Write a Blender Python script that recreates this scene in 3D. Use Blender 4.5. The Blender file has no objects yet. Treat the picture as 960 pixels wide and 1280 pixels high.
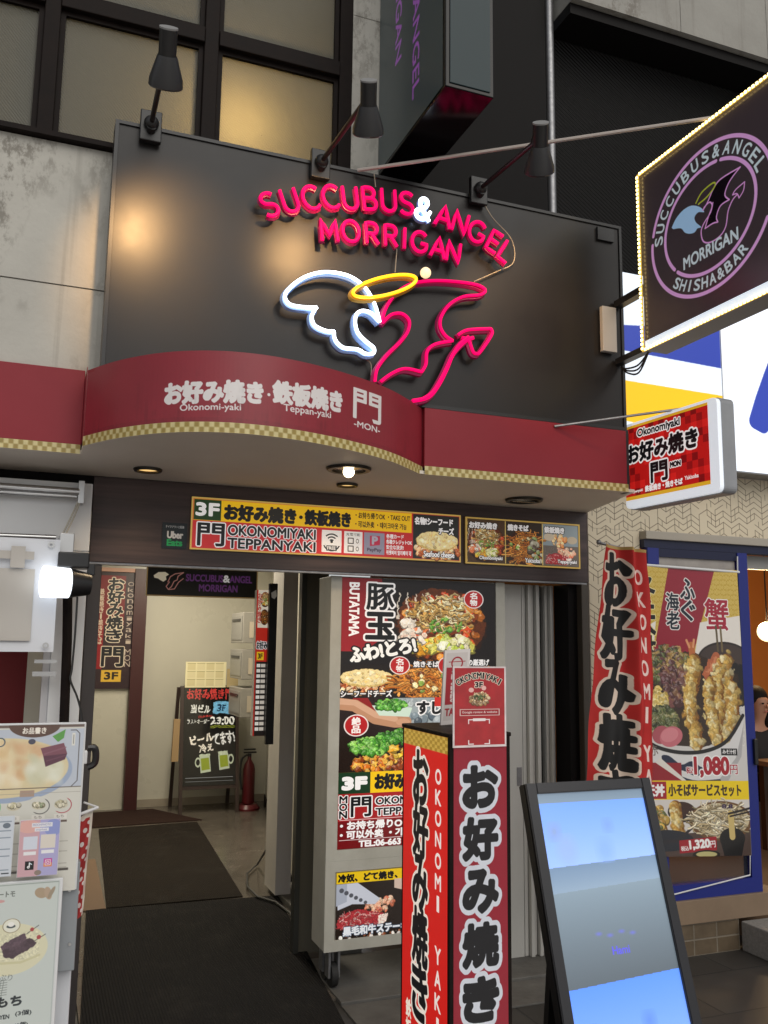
import bpy, bmesh, math, random
import numpy as np
from mathutils import Vector, Matrix

# ------------------------------------------------------------------ camera, world, sun, exposure
SC = bpy.context.scene
COL = SC.collection
F_PX, YAW, PITCH, ROLL, EYE = 1115.0, .36925, .14774, .01225, 1.7

def cam_axes():
    cy, sy = math.cos(YAW), math.sin(YAW)
    r = np.array([cy, -sy, 0]); fo = np.array([sy, cy, 0]); u = np.array([0, 0, 1.])
    f2 = fo*math.cos(PITCH)+u*math.sin(PITCH); u2 = u*math.cos(PITCH)-fo*math.sin(PITCH)
    return r*math.cos(ROLL)+u2*math.sin(ROLL), u2*math.cos(ROLL)-r*math.sin(ROLL), f2
CR, CU, CF = cam_axes()
cam = bpy.data.cameras.new('camera'); camo = bpy.data.objects.new('camera', cam); COL.objects.link(camo)
cam.sensor_fit = 'VERTICAL'; cam.sensor_height = 24; cam.lens = 24*F_PX/1280
cam.clip_start = .05; cam.clip_end = 500
M4 = Matrix.Identity(4)
for i in range(3):
    M4[i][0], M4[i][1], M4[i][2] = CR[i], CU[i], -CF[i]
M4[2][3] = EYE
camo.matrix_world = M4
SC.camera = camo

SUN_EL, SUN_ROT = math.radians(40), math.radians(200)
world = bpy.data.worlds.new('World'); SC.world = world; world.use_nodes = True
wn = world.node_tree; bgn = wn.nodes['Background']
sky = wn.nodes.new('ShaderNodeTexSky'); sky.sky_type = 'NISHITA'; sky.sun_disc = False
sky.sun_elevation = SUN_EL; sky.sun_rotation = SUN_ROT
hsv = wn.nodes.new('ShaderNodeHueSaturation'); hsv.inputs['Saturation'].default_value = .18
wn.links.new(sky.outputs[0], hsv.inputs['Color']); wn.links.new(hsv.outputs[0], bgn.inputs['Color'])
bgn.inputs['Strength'].default_value = .075
sun = bpy.data.lights.new('arcade_glow_sun', 'SUN'); suno = bpy.data.objects.new('arcade_glow_sun', sun); COL.objects.link(suno)  # wide sun standing in for the glow of arcade lamps out of view
sun.energy = 1.35; sun.angle = math.radians(50); sun.color = (1, .95, .87)
suno.rotation_euler = (math.radians(90)-SUN_EL, 0, math.radians(14))
SC.view_settings.view_transform = 'Standard'; SC.view_settings.look = 'None'
SC.view_settings.exposure = .12; SC.view_settings.gamma = 1
SC.cycles.max_bounces = 6; SC.cycles.use_denoising = True
SC.cycles.sample_clamp_indirect = 4

# ------------------------------------------------------------------ measuring helpers (real planes)
def ray(x, y): return CF*F_PX+CR*(x-480)-CU*(y-640)
def onY(x, y, Y): d = ray(x, y); return np.array([0, 0, EYE])+d*(Y/d[1])
def onX(x, y, X): d = ray(x, y); return np.array([0, 0, EYE])+d*(X/d[0])
def onZ(x, y, Z): d = ray(x, y); return np.array([0, 0, EYE])+d*((Z-EYE)/d[2])

# ------------------------------------------------------------------ materials
MATS = {}
def lin(c):
    if isinstance(c, str):
        c = c.lstrip('#'); c = [int(c[i:i+2], 16)/255 for i in (0, 2, 4)]
    return tuple(((v/12.92) if v <= .04045 else ((v+.055)/1.055)**2.4) for v in c)
def mat(name, col, rough=.5, metal=0, emit=0, ecol=None, noise=None, bump=None, spec=.5, coat=0):
    """principled; noise=(scale, amount, second colour), bump=(scale, strength)"""
    if name in MATS: return MATS[name]
    m = bpy.data.materials.new(name); m.use_nodes = True; nt = m.node_tree; b = nt.nodes['Principled BSDF']
    b.inputs['Base Color'].default_value = (*col, 1); b.inputs['Roughness'].default_value = rough
    b.inputs['Metallic'].default_value = metal; b.inputs['Specular IOR Level'].default_value = spec
    b.inputs['Coat Weight'].default_value = coat; b.inputs['Coat Roughness'].default_value = .08
    if emit:
        b.inputs['Emission Color'].default_value = (*(ecol or col), 1); b.inputs['Emission Strength'].default_value = emit
    if noise or bump:
        tc = nt.nodes.new('ShaderNodeTexCoord')
    if noise:
        sc, amt, c2 = noise
        mp = nt.nodes.new('ShaderNodeMapping')
        if isinstance(sc, tuple): mp.inputs['Scale'].default_value = sc
        else: mp.inputs['Scale'].default_value = (sc, sc, sc)
        nt.links.new(tc.outputs['Object'], mp.inputs[0])
        n = nt.nodes.new('ShaderNodeTexNoise'); n.inputs['Scale'].default_value = 1; n.inputs['Detail'].default_value = 8
        n.inputs['Roughness'].default_value = .65
        nt.links.new(mp.outputs[0], n.inputs['Vector'])
        rp = nt.nodes.new('ShaderNodeValToRGB'); rp.color_ramp.elements[0].position = .5-amt; rp.color_ramp.elements[1].position = .5+amt
        rp.color_ramp.elements[0].color = (*col, 1); rp.color_ramp.elements[1].color = (*c2, 1)
        nt.links.new(n.outputs['Fac'], rp.inputs[0]); nt.links.new(rp.outputs[0], b.inputs['Base Color'])
        mr = nt.nodes.new('ShaderNodeMapRange'); mr.inputs['To Min'].default_value = max(0, rough-.1); mr.inputs['To Max'].default_value = min(1, rough+.12)
        nt.links.new(n.outputs['Fac'], mr.inputs['Value']); nt.links.new(mr.outputs[0], b.inputs['Roughness'])
    if bump:
        n2 = nt.nodes.new('ShaderNodeTexNoise'); n2.inputs['Scale'].default_value = bump[0]; n2.inputs['Detail'].default_value = 6
        nt.links.new(tc.outputs['Object'], n2.inputs['Vector'])
        bp = nt.nodes.new('ShaderNodeBump'); bp.inputs['Strength'].default_value = bump[1]; bp.inputs['Distance'].default_value = .01
        nt.links.new(n2.outputs['Fac'], bp.inputs['Height']); nt.links.new(bp.outputs[0], b.inputs['Normal'])
    MATS[name] = m
    return m
def nd(nt, t, **kw):
    n = nt.nodes.new(t)
    for k, v in kw.items():
        if k in n.inputs: n.inputs[k].default_value = v
        else: setattr(n, k, v)
    return n
def print_mat(emit=0, rough=.38, coat=0):
    name = 'printed sheet %.2f %.2f %.2f' % (emit, rough, coat)
    if name in MATS: return MATS[name]
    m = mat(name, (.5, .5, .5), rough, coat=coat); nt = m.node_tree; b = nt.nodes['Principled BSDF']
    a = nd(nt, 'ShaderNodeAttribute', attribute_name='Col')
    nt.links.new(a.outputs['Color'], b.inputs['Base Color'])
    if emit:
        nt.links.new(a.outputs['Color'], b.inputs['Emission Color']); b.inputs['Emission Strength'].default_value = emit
    return m

def concrete_mat(name, c1, c2, stain, scale=1.5):
    m = mat(name, c1, .85, noise=(scale, .22, c2), bump=(30, .25)); nt = m.node_tree; b = nt.nodes['Principled BSDF']
    src = b.inputs['Base Color'].links[0].from_socket
    tc = nd(nt, 'ShaderNodeTexCoord'); mp = nd(nt, 'ShaderNodeMapping'); mp.inputs['Scale'].default_value = (9, 9, 5)
    nt.links.new(tc.outputs['Object'], mp.inputs[0])
    n = nd(nt, 'ShaderNodeTexNoise', Scale=1.3, Detail=12, Roughness=.8); nt.links.new(mp.outputs[0], n.inputs['Vector'])
    rp0 = nd(nt, 'ShaderNodeValToRGB'); rp0.color_ramp.elements[0].position = .49; rp0.color_ramp.elements[1].position = .56
    nt.links.new(n.outputs['Fac'], rp0.inputs[0])
    nb = nd(nt, 'ShaderNodeTexNoise', Scale=.32, Detail=4); nt.links.new(mp.outputs[0], nb.inputs['Vector'])
    rb = nd(nt, 'ShaderNodeValToRGB'); rb.color_ramp.elements[0].position = .47; rb.color_ramp.elements[1].position = .62; nt.links.new(nb.outputs['Fac'], rb.inputs[0])
    mps = nd(nt, 'ShaderNodeMapping'); mps.inputs['Scale'].default_value = (16, 16, .5); nt.links.new(tc.outputs['Object'], mps.inputs[0])
    nst = nd(nt, 'ShaderNodeTexNoise', Scale=1.0, Detail=5); nt.links.new(mps.outputs[0], nst.inputs['Vector'])
    rs_ = nd(nt, 'ShaderNodeValToRGB'); rs_.color_ramp.elements[0].position = .56; rs_.color_ramp.elements[1].position = .80; nt.links.new(nst.outputs['Fac'], rs_.inputs[0])
    mb_ = nd(nt, 'ShaderNodeMath', operation='MULTIPLY'); nt.links.new(rp0.outputs[0], mb_.inputs[0]); nt.links.new(rb.outputs[0], mb_.inputs[1])
    rp = nd(nt, 'ShaderNodeMath', operation='MAXIMUM'); nt.links.new(mb_.outputs[0], rp.inputs[0]); nt.links.new(rs_.outputs[0], rp.inputs[1])
    mx = nd(nt, 'ShaderNodeMixRGB'); mx.inputs['Color2'].default_value = (*stain, 1)
    mm = nd(nt, 'ShaderNodeMath', operation='MULTIPLY'); mm.inputs[1].default_value = .62
    nt.links.new(rp.outputs[0], mm.inputs[0]); nt.links.new(mm.outputs[0], mx.inputs['Fac']); nt.links.new(src, mx.inputs['Color1'])
    nt.links.new(mx.outputs[0], b.inputs['Base Color'])
    return m

# ------------------------------------------------------------------ object helpers
def tag(o, label=None, cat=None, group=None, kind=None):
    if label: o['label'] = label
    if cat: o['category'] = cat
    if group: o['group'] = group
    if kind: o['kind'] = kind
    return o
def thing(name, label, cat, loc=(0, 0, 0), group=None):
    o = bpy.data.objects.new(name, None); COL.objects.link(o); o.location = loc; o.empty_display_size = .1
    return tag(o, label, cat, group)
def rootloc(p):
    v = Vector((0, 0, 0))
    while p is not None: v += p.location; p = p.parent
    return v
class MB:
    """collects shapes in world coordinates, builds ONE mesh object"""
    def __init__(s): s.bm = bmesh.new()
    def box(s, x0, x1, y0, y1, z0, z1, bev=0, rot=None):
        r = bmesh.ops.create_cube(s.bm, size=1); vs = r['verts']
        c = Vector(((x0+x1)/2, (y0+y1)/2, (z0+z1)/2))
        for v in vs: v.co = Vector((v.co.x*(x1-x0), v.co.y*(y1-y0), v.co.z*(z1-z0)))
        if bev:
            es = list({e for v in vs for e in v.link_edges})
            r2 = bmesh.ops.bevel(s.bm, geom=es, offset=bev, segments=2, affect='EDGES', profile=.5)
            vs = list({v for f in r2['faces'] for v in f.verts} | {v for v in vs if v.is_valid})
        for v in vs:
            p = v.co
            if rot is not None: p = rot @ p
            v.co = p+c
        return s
    def poly(s, pts):
        s.bm.faces.new([s.bm.verts.new(p) for p in pts]); return s
    def prism(s, pts, vec):
        vec = Vector(vec); a = [s.bm.verts.new(p) for p in pts]; b = [s.bm.verts.new(Vector(p)+vec) for p in pts]
        n = len(pts)
        s.bm.faces.new(a[::-1]); s.bm.faces.new(b)
        for i in range(n): s.bm.faces.new((a[i], a[(i+1) % n], b[(i+1) % n], b[i]))
        return s
    def cyl(s, p0, p1, r0, r1=None, n=14, cap=True):
        r1 = r0 if r1 is None else r1
        p0, p1 = Vector(p0), Vector(p1); d = (p1-p0).normalized(); a = d.orthogonal().normalized(); b = d.cross(a)
        A = [s.bm.verts.new(p0+(a*math.cos(t)+b*math.sin(t))*r0) for t in [2*math.pi*i/n for i in range(n)]]
        B = [s.bm.verts.new(p1+(a*math.cos(t)+b*math.sin(t))*r1) for t in [2*math.pi*i/n for i in range(n)]]
        for i in range(n): s.bm.faces.new((A[i], A[(i+1) % n], B[(i+1) % n], B[i]))
        if cap: s.bm.faces.new(A[::-1]); s.bm.faces.new(B)
        return s
    def lathe(s, prof, c, axis=(0, 0, 1), n=20):
        """prof: list of (radius, height along axis)"""
        c = Vector(c); d = Vector(axis).normalized(); a = d.orthogonal().normalized(); b = d.cross(a); rings = []
        for r, h in prof:
            rings.append([s.bm.verts.new(c+d*h+(a*math.cos(t)+b*math.sin(t))*max(r, 1e-5)) for t in [2*math.pi*i/n for i in range(n)]])
        for A, B in zip(rings, rings[1:]):
            for i in range(n): s.bm.faces.new((A[i], A[(i+1) % n], B[(i+1) % n], B[i]))
        return s
    def tube(s, pts, r, n=8, closed=False):
        pts = [Vector(p) for p in pts]; N = len(pts); rings = []; prev = None
        for i, p in enumerate(pts):
            if closed: t = pts[(i+1) % N]-pts[i-1]
            else: t = pts[min(i+1, N-1)]-pts[max(i-1, 0)]
            t.normalize()
            if prev is None: a = t.orthogonal().normalized()
            else:
                a = prev-t*prev.dot(t)
                a = a.normalized() if a.length > 1e-6 else t.orthogonal().normalized()
            prev = a; b = t.cross(a)
            rings.append([s.bm.verts.new(p+(a*math.cos(q)+b*math.sin(q))*r) for q in [2*math.pi*k/n for k in range(n)]])
        m = N if closed else N-1
        for i in range(m):
            A, B = rings[i], rings[(i+1) % N]
            for k in range(n): s.bm.faces.new((A[k], A[(k+1) % n], B[(k+1) % n], B[k]))
        if not closed: s.bm.faces.new(rings[0][::-1]); s.bm.faces.new(rings[-1])
        return s
    def ball(s, c, r, sc=(1, 1, 1), n=14):
        q = bmesh.ops.create_uvsphere(s.bm, u_segments=n, v_segments=max(6, n//2), radius=r)
        for v in q['verts']: v.co = Vector((v.co.x*sc[0], v.co.y*sc[1], v.co.z*sc[2]))+Vector(c)
        return s
    def build(s, name, m, parent=None, smooth=False, label=None):
        me = bpy.data.meshes.new(name)
        off = rootloc(parent)
        if off.length: bmesh.ops.translate(s.bm, vec=-off, verts=s.bm.verts)
        bmesh.ops.recalc_face_normals(s.bm, faces=s.bm.faces)
        s.bm.to_mesh(me); s.bm.free()
        if smooth:
            for p in me.polygons: p.use_smooth = True
            try: me.set_sharp_from_angle(angle=math.radians(40))
            except Exception: pass
        o = bpy.data.objects.new(name, me); COL.objects.link(o); o.parent = parent
        me.materials.append(m)
        if label: o['label'] = label
        return o
def bx(name, x0, x1, y0, y1, z0, z1, m, parent=None, bev=0, label=None):
    return MB().box(min(x0, x1), max(x0, x1), min(y0, y1), max(y0, y1), min(z0, z1), max(z0, z1), bev).build(name, m, parent, label=label)
def frame_mb(x0, x1, z0, z1, y0, y1, w):
    """rectangular picture frame standing in the XZ plane, butt joints"""
    b = MB(); b.box(x0, x0+w, y0, y1, z0, z1); b.box(x1-w, x1, y0, y1, z0, z1)
    b.box(x0+w, x1-w, y0, y1, z1-w, z1); b.box(x0+w, x1-w, y0, y1, z0, z0+w); return b

# ------------------------------------------------------------------ glyph outlines -> triangles
_G = {}
def glyph(s):
    """triangles (n,3,2) of a string in the built-in font, ink box moved to 0..w, 0..h"""
    if s in _G: return _G[s]
    c = bpy.data.curves.new('g', 'FONT'); c.body = s; c.size = 1; c.resolution_u = 4
    o = bpy.data.objects.new('g', c); me = o.to_mesh()
    n = len(me.vertices); co = np.zeros(n*3, np.float32); me.vertices.foreach_get('co', co); co = co.reshape(-1, 3)[:, :2]
    me.calc_loop_triangles(); t = np.zeros(len(me.loop_triangles)*3, np.int32); me.loop_triangles.foreach_get('vertices', t)
    o.to_mesh_clear(); bpy.data.objects.remove(o); bpy.data.curves.remove(c)
    if len(t) == 0: tri = np.zeros((0, 3, 2), np.float32)
    else:
        tri = co[t].reshape(-1, 3, 2); tri = tri-tri.reshape(-1, 2).min(0)
    _G[s] = tri
    return tri

# ------------------------------------------------------------------ print raster (sRGB colours painted with numpy, stored as a colour attribute)
def rgb(c):
    if isinstance(c, str): c = c.lstrip('#'); return np.array([int(c[i:i+2], 16)/255 for i in (0, 2, 4)], np.float32)
    return np.array(c, np.float32)
def fbm(h, w, cell, seed=0, octaves=3):
    rs = np.random.RandomState(seed); out = np.zeros((h, w), np.float32); amp = 1; tot = 0
    for k in range(octaves):
        c = max(1.5, cell/2**k); gh, gw = int(h/c)+3, int(w/c)+3; g = rs.rand(gh, gw).astype(np.float32)
        y = np.arange(h)/c; x = np.arange(w)/c; yi = y.astype(int); xi = x.astype(int)
        fy = (y-yi)[:, None]; fx = (x-xi)[None]; fy = fy*fy*(3-2*fy); fx = fx*fx*(3-2*fx)
        a = g[yi][:, xi]; b = g[yi][:, xi+1]; c_ = g[yi+1][:, xi]; d = g[yi+1][:, xi+1]
        out += amp*((a*(1-fx)+b*fx)*(1-fy)+(c_*(1-fx)+d*fx)*fy); tot += amp; amp *= .5
    return out/tot
def dil(m, r):
    if r <= 0: return m
    R = int(math.ceil(r)); p = np.pad(m, R); out = m.copy(); h, w = m.shape
    for dy in range(-R, R+1):
        for dx in range(-R, R+1):
            if dx*dx+dy*dy <= r*r+.3 and (abs(dx)+abs(dy)): np.maximum(out, p[R+dy:R+dy+h, R+dx:R+dx+w], out=out)
    return out
class Cv:
    def __init__(s, W, H, bg, res=1.6):
        s.W, s.H, s.s = W, H, res; s.w, s.h = int(W*res)+1, int(H*res)+1
        s.a = np.zeros((s.h, s.w, 3), np.float32); s.a[:] = rgb(bg)
    def win(s, x0, y0, x1, y1, pad=2):
        a = max(0, int(math.floor(x0*s.s))-pad); b = max(0, int(math.floor(y0*s.s))-pad)
        c = min(s.w, int(math.ceil(x1*s.s))+pad+1); d = min(s.h, int(math.ceil(y1*s.s))+pad+1)
        return a, b, c, d
    def blend(s, a, b, c, d, m, col):
        if c <= a or d <= b: return
        col = col if isinstance(col, np.ndarray) and col.ndim == 3 else rgb(col)
        v = s.a[b:d, a:c]; v += (col-v)*m[..., None]
    def rect(s, x0, y0, x1, y1, col):
        a, b, c, d = s.win(x0, y0, x1, y1)
        if c <= a or d <= b: return s
        X = np.arange(a, c)/s.s; Y = np.arange(b, d)/s.s
        mx = np.clip(np.minimum(X-x0, x1-X)*s.s+.5, 0, 1); my = np.clip(np.minimum(Y-y0, y1-Y)*s.s+.5, 0, 1)
        s.blend(a, b, c, d, my[:, None]*mx[None], col); return s
    def grid(s, a, b, c, d): return np.meshgrid(np.arange(a, c)/s.s, np.arange(b, d)/s.s)
    def ell(s, cx, cy, rx, ry, col, ang=0, soft=1, alpha=1, ring=0):
        R = max(rx, ry)+1; a, b, c, d = s.win(cx-R, cy-R, cx+R, cy+R)
        if c <= a or d <= b: return s
        X, Y = s.grid(a, b, c, d); X = X-cx; Y = Y-cy; ca, sa = math.cos(ang), math.sin(ang)
        u = (X*ca+Y*sa)/rx; v = (-X*sa+Y*ca)/ry; r = np.sqrt(u*u+v*v); k = min(rx, ry)*s.s
        m = np.clip((1-r)*k/soft+.5, 0, 1)
        if ring: m = m*np.clip((r-1)*k+ring*s.s+.5, 0, 1)
        s.blend(a, b, c, d, m*alpha, col); return s
    def poly(s, pts, col, alpha=1, tex=None):
        pts = np.array(pts, float); x0, y0 = pts.min(0); x1, y1 = pts.max(0); a, b, c, d = s.win(x0, y0, x1, y1)
        if c <= a or d <= b: return s
        k = 3; m = np.zeros(((d-b)*k, (c-a)*k), bool)
        X = (a+(np.arange((c-a)*k)+.5)/k-.5)/s.s; Y = (b+(np.arange((d-b)*k)+.5)/k-.5)/s.s
        for (px, py), (qx, qy) in zip(pts, np.roll(pts, -1, 0)):
            if py == qy: continue
            rows = (Y >= min(py, qy)) & (Y < max(py, qy))
            xi = px+(Y[rows]-py)*(qx-px)/(qy-py); m[rows] ^= X[None] < xi[:, None]
        m = m.reshape(d-b, k, c-a, k).mean((1, 3)); s.blend(a, b, c, d, m*alpha, col); return s
    def line(s, pts, w, col, alpha=1):
        pts = np.array(pts, float); (x0, y0), (x1, y1) = pts.min(0)-w, pts.max(0)+w; a, b, c, d = s.win(x0, y0, x1, y1)
        if c <= a or d <= b: return s
        X, Y = s.grid(a, b, c, d); D = np.full(X.shape, 1e9)
        for p, q in zip(pts, pts[1:]):
            e = q-p; L = max(1e-9, (e*e).sum()); t = np.clip(((X-p[0])*e[0]+(Y-p[1])*e[1])/L, 0, 1)
            D = np.minimum(D, (X-p[0]-t*e[0])**2+(Y-p[1]-t*e[1])**2)
        s.blend(a, b, c, d, np.clip((w/2-np.sqrt(D))*s.s+.5, 0, 1)*alpha, col); return s
    def tmask(s, tri, a, b, c, d, k):
        m = np.zeros(((d-b)*k, (c-a)*k), np.float32)
        T = tri*(s.s*k); T = T-np.array([a*k, b*k])
        H, W = m.shape
        for t in T:
            x0 = max(0, int(t[:, 0].min())); x1 = min(W, int(t[:, 0].max())+2); y0 = max(0, int(t[:, 1].min())); y1 = min(H, int(t[:, 1].max())+2)
            if x1 <= x0 or y1 <= y0: continue
            X = np.arange(x0, x1)+.5; Y = (np.arange(y0, y1)+.5)[:, None]
            (ax, ay), (bx_, by), (cx, cy) = t
            e0 = (bx_-ax)*(Y-ay)-(by-ay)*(X-ax); e1 = (cx-bx_)*(Y-by)-(cy-by)*(X-bx_); e2 = (ax-cx)*(Y-cy)-(ay-cy)*(X-cx)
            m[y0:y1, x0:x1][((e0 >= 0) & (e1 >= 0) & (e2 >= 0)) | ((e0 <= 0) & (e1 <= 0) & (e2 <= 0))] = 1
        return m
    def text(s, t, x0, y0, x1, y1, col, bold=0, out=None, ow=0, vert=False, ang=0, gap=.06, fit=True, blk=1):
        """ink of t stretched to the box; bold/ow in canvas units; vert = stacked characters"""
        if vert:
            ch = [c for c in t]; hs = [1.0 if c != ' ' else .6 for c in ch]; tot = sum(hs); y = y0; parts = []
            for c, hh in zip(ch, hs):
                h = (y1-y0)*hh/tot
                if c != ' ':
                    g = glyph(c).copy(); e = g.reshape(-1, 2).max(0); w_, h_ = max(e[0], 1e-3), max(e[1], 1e-3)
                    bw, bh = (x1-x0), h*(1-gap)
                    if c in 'I・ー1': bw = min(bw, (x1-x0)*.35)
                    g[..., 0] = (x0+x1)/2-bw/2+g[..., 0]/w_*bw; g[..., 1] = y+h*(1-gap/2)-g[..., 1]/h_*bh; parts.append(g)
                y += h
            tri = np.concatenate(parts)
        else:
            g = glyph(t).copy(); e = g.reshape(-1, 2).max(0); g[..., 0] = x0+g[..., 0]/e[0]*(x1-x0); g[..., 1] = y1-g[..., 1]/max(e[1], 1e-3)*(y1-y0); tri = g
        if ang:
            cx, cy = (x0+x1)/2, (y0+y1)/2; ca, sa = math.cos(ang), math.sin(ang); X = tri[..., 0]-cx; Y = tri[..., 1]-cy
            tri = np.stack([cx+X*ca-Y*sa, cy+X*sa+Y*ca], -1)
        p = tri.reshape(-1, 2); P = bold+ow+1
        a, b, c, d = s.win(p[:, 0].min()-P, p[:, 1].min()-P, p[:, 0].max()+P, p[:, 1].max()+P)
        if c <= a or d <= b: return s
        k = 2; m = s.tmask(tri, a, b, c, d, k)
        m = dil(m, bold*s.s*k)
        sh = lambda q: q.reshape(d-b, k, c-a, k).mean((1, 3))
        if out is not None: s.blend(a, b, c, d, sh(dil(m, ow*s.s*k)), out)
        s.blend(a, b, c, d, sh(m), col); return s
    def blobs(s, fn, n, size, pal, seed=0, asp=.6, shade=.55, hi=.35):
        """n little lumps; fn(rs)->(x,y); each lump has a dark rim and a light side, as food in a printed photo has"""
        rs = np.random.RandomState(seed); pts = sorted([fn(rs) for _ in range(n)], key=lambda q: q[1])
        for x, y in pts:
            r = size*(.6+.8*rs.rand()); a = rs.rand()*3.14; c = rgb(pal[rs.randint(len(pal))])*(.85+.3*rs.rand()); e = asp+(1-asp)*rs.rand()
            s.ell(x, y+r*.22, r, r*e, np.clip(c*shade, 0, 1), a, 1.5)
            s.ell(x, y, r*.86, r*e*.82, np.clip(c, 0, 1), a, 1.5)
            s.ell(x-r*.25, y-r*.28, r*.36, r*e*.32, np.clip(c+(1-c)*hi, 0, 1), a, 2, .8)
        return s
    def strands(s, fn, n, L, w, pal, seed=0, curl=1.2):
        rs = np.random.RandomState(seed)
        for _ in range(n):
            x, y = fn(rs); a = rs.rand()*6.28; pts = [(x, y)]
            for k in range(6):
                a += (rs.rand()-.5)*curl; x += math.cos(a)*L/6; y += math.sin(a)*L/6*.6; pts.append((x, y))
            c = rgb(pal[rs.randint(len(pal))])*(.8+.35*rs.rand())
            q = np.array(pts); s.line(q+[0, w*.5], w*1.1, np.clip(c*.45, 0, 1), .8); s.line(q, w, np.clip(c, 0, 1))
        return s
    def warp(s, x0, y0, x1, y1, amp, cell, seed=0, con=.25):
        """irregular edges and fine mottling inside a printed photograph"""
        a, b, c, d = s.win(max(0, x0), max(0, y0), x1, y1, 0)
        if c-a < 3 or d-b < 3: return s
        h, w = d-b, c-a; dx = (fbm(h, w, cell*s.s, seed, 3)-.5)*4*amp*s.s; dy = (fbm(h, w, cell*s.s, seed+50, 3)-.5)*4*amp*s.s
        Y, X = np.mgrid[0:h, 0:w].astype(np.float32); Y = np.clip(Y+dy, 0, h-1.01); X = np.clip(X+dx, 0, w-1.01); yi = Y.astype(int); xi = X.astype(int); fy = (Y-yi)[..., None]; fx = (X-xi)[..., None]
        S = s.a[b:d, a:c].copy(); yj = np.minimum(yi+1, h-1); xj = np.minimum(xi+1, w-1)
        v = (S[yi, xi]*(1-fx)+S[yi, xj]*fx)*(1-fy)+(S[yj, xi]*(1-fx)+S[yj, xj]*fx)*fy
        n = fbm(h, w, max(1.6, cell*.35*s.s), seed+99, 2)[..., None]; s.a[b:d, a:c] = np.clip(v*(1+con*(n-.5)*2), 0, 1); return s
    def grain(s, amt, cell=6, seed=1):
        n = fbm(s.h, s.w, cell*s.s, seed); s.a *= (1+amt*(n[..., None]-.5)*2); return s
def in_ell(cx, cy, rx, ry):
    def f(rs):
        r = math.sqrt(rs.rand()); a = rs.rand()*6.283; return cx+rx*r*math.cos(a), cy+ry*r*math.sin(a)
    return f
def in_rect(x0, y0, x1, y1): return lambda rs: (x0+(x1-x0)*rs.rand(), y0+(y1-y0)*rs.rand())

def sheet(name, cv, P, U, V, m, parent=None, fn=None):
    """print as a fine grid: P top-left corner, U along the width, V down the height (world); fn bends it"""
    w, h = cv.w, cv.h; P = np.array(P, float); U = np.array(U, float); V = np.array(V, float)
    u = np.linspace(0, 1, w); v = np.linspace(0, 1, h)
    if fn is None: co = P+u[None, :, None]*U+v[:, None, None]*V
    else: co = fn(np.broadcast_to(u[None], (h, w)), np.broadcast_to(v[:, None], (h, w)))
    co = co-np.array(rootloc(parent)); co = co.reshape(-1, 3).astype(np.float32)
    idx = np.arange(w*h, dtype=np.int32).reshape(h, w)
    q = np.stack([idx[:-1, :-1], idx[1:, :-1], idx[1:, 1:], idx[:-1, 1:]], -1).reshape(-1)
    me = bpy.data.meshes.new(name); me.vertices.add(w*h); me.vertices.foreach_set('co', co.reshape(-1))
    nf = len(q)//4; me.loops.add(nf*4); me.loops.foreach_set('vertex_index', q); me.polygons.add(nf)
    me.polygons.foreach_set('loop_start', np.arange(0, nf*4, 4, dtype=np.int32))
    me.update(calc_edges=True)
    at = me.color_attributes.new('Col', 'BYTE_COLOR', 'POINT')
    c = np.ones((h*w, 4), np.float32); c[:, :3] = np.clip(cv.a, 0, 1).reshape(-1, 3); at.data.foreach_set('color_srgb', c.reshape(-1))
    o = bpy.data.objects.new(name, me); COL.objects.link(o); o.parent = parent; me.materials.append(m)
    return o
def px_sheet(name, cv, quad, Y, m, parent=None):
    """flat print on the plane y=Y; quad = its four corners (tl, tr, br, bl)"""
    tl, tr, br, bl = [onY(x, y, Y) for x, y in quad]
    x0 = (tl[0]+bl[0])/2; x1 = (tr[0]+br[0])/2; z1 = (tl[2]+tr[2])/2; z0 = (bl[2]+br[2])/2
    return sheet(name, cv, (x0, Y, z1), (x1-x0, 0, 0), (0, 0, z0-z1), m, parent), (x0, x1, z0, z1)

def letters(name, s, fn, m, parent=None, bold=0, rise=0):
    """flat cut-out lettering as one mesh; fn maps ink coordinates (0..1 width, 0..1 height) to world"""
    tri = glyph(s); e = tri.reshape(-1, 2).max(0)
    me = bpy.data.meshes.new(name); off = np.array(rootloc(parent)); t = tri.reshape(-1, 2)/e
    co = fn(t[:, 0], t[:, 1])-off
    me.from_pydata([tuple(p) for p in co], [], [tuple(range(i, i+3)) for i in range(0, len(t), 3)])
    o = bpy.data.objects.new(name, me); COL.objects.link(o); o.parent = parent; me.materials.append(m); return o
def cut_mask(cv_w, cv_h, res): return Cv(cv_w, cv_h, (0, 0, 0), res)
def smooth_path(pts, k=6, closed=False):
    P = [np.array(p, float) for p in pts]; n = len(P); out = []
    for i in range(n if closed else n-1):
        p0 = P[i-1] if (closed or i > 0) else P[0]; p1 = P[i]; p2 = P[(i+1) % n]; p3 = P[(i+2) % n] if (closed or i+2 < n) else P[-1]
        for j in range(k):
            t = j/k; out.append(.5*((2*p1)+(-p0+p2)*t+(2*p0-5*p1+4*p2-p3)*t*t+(-p0+3*p1-3*p2+p3)*t**3))
    if not closed: out.append(P[-1])
    return out

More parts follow.
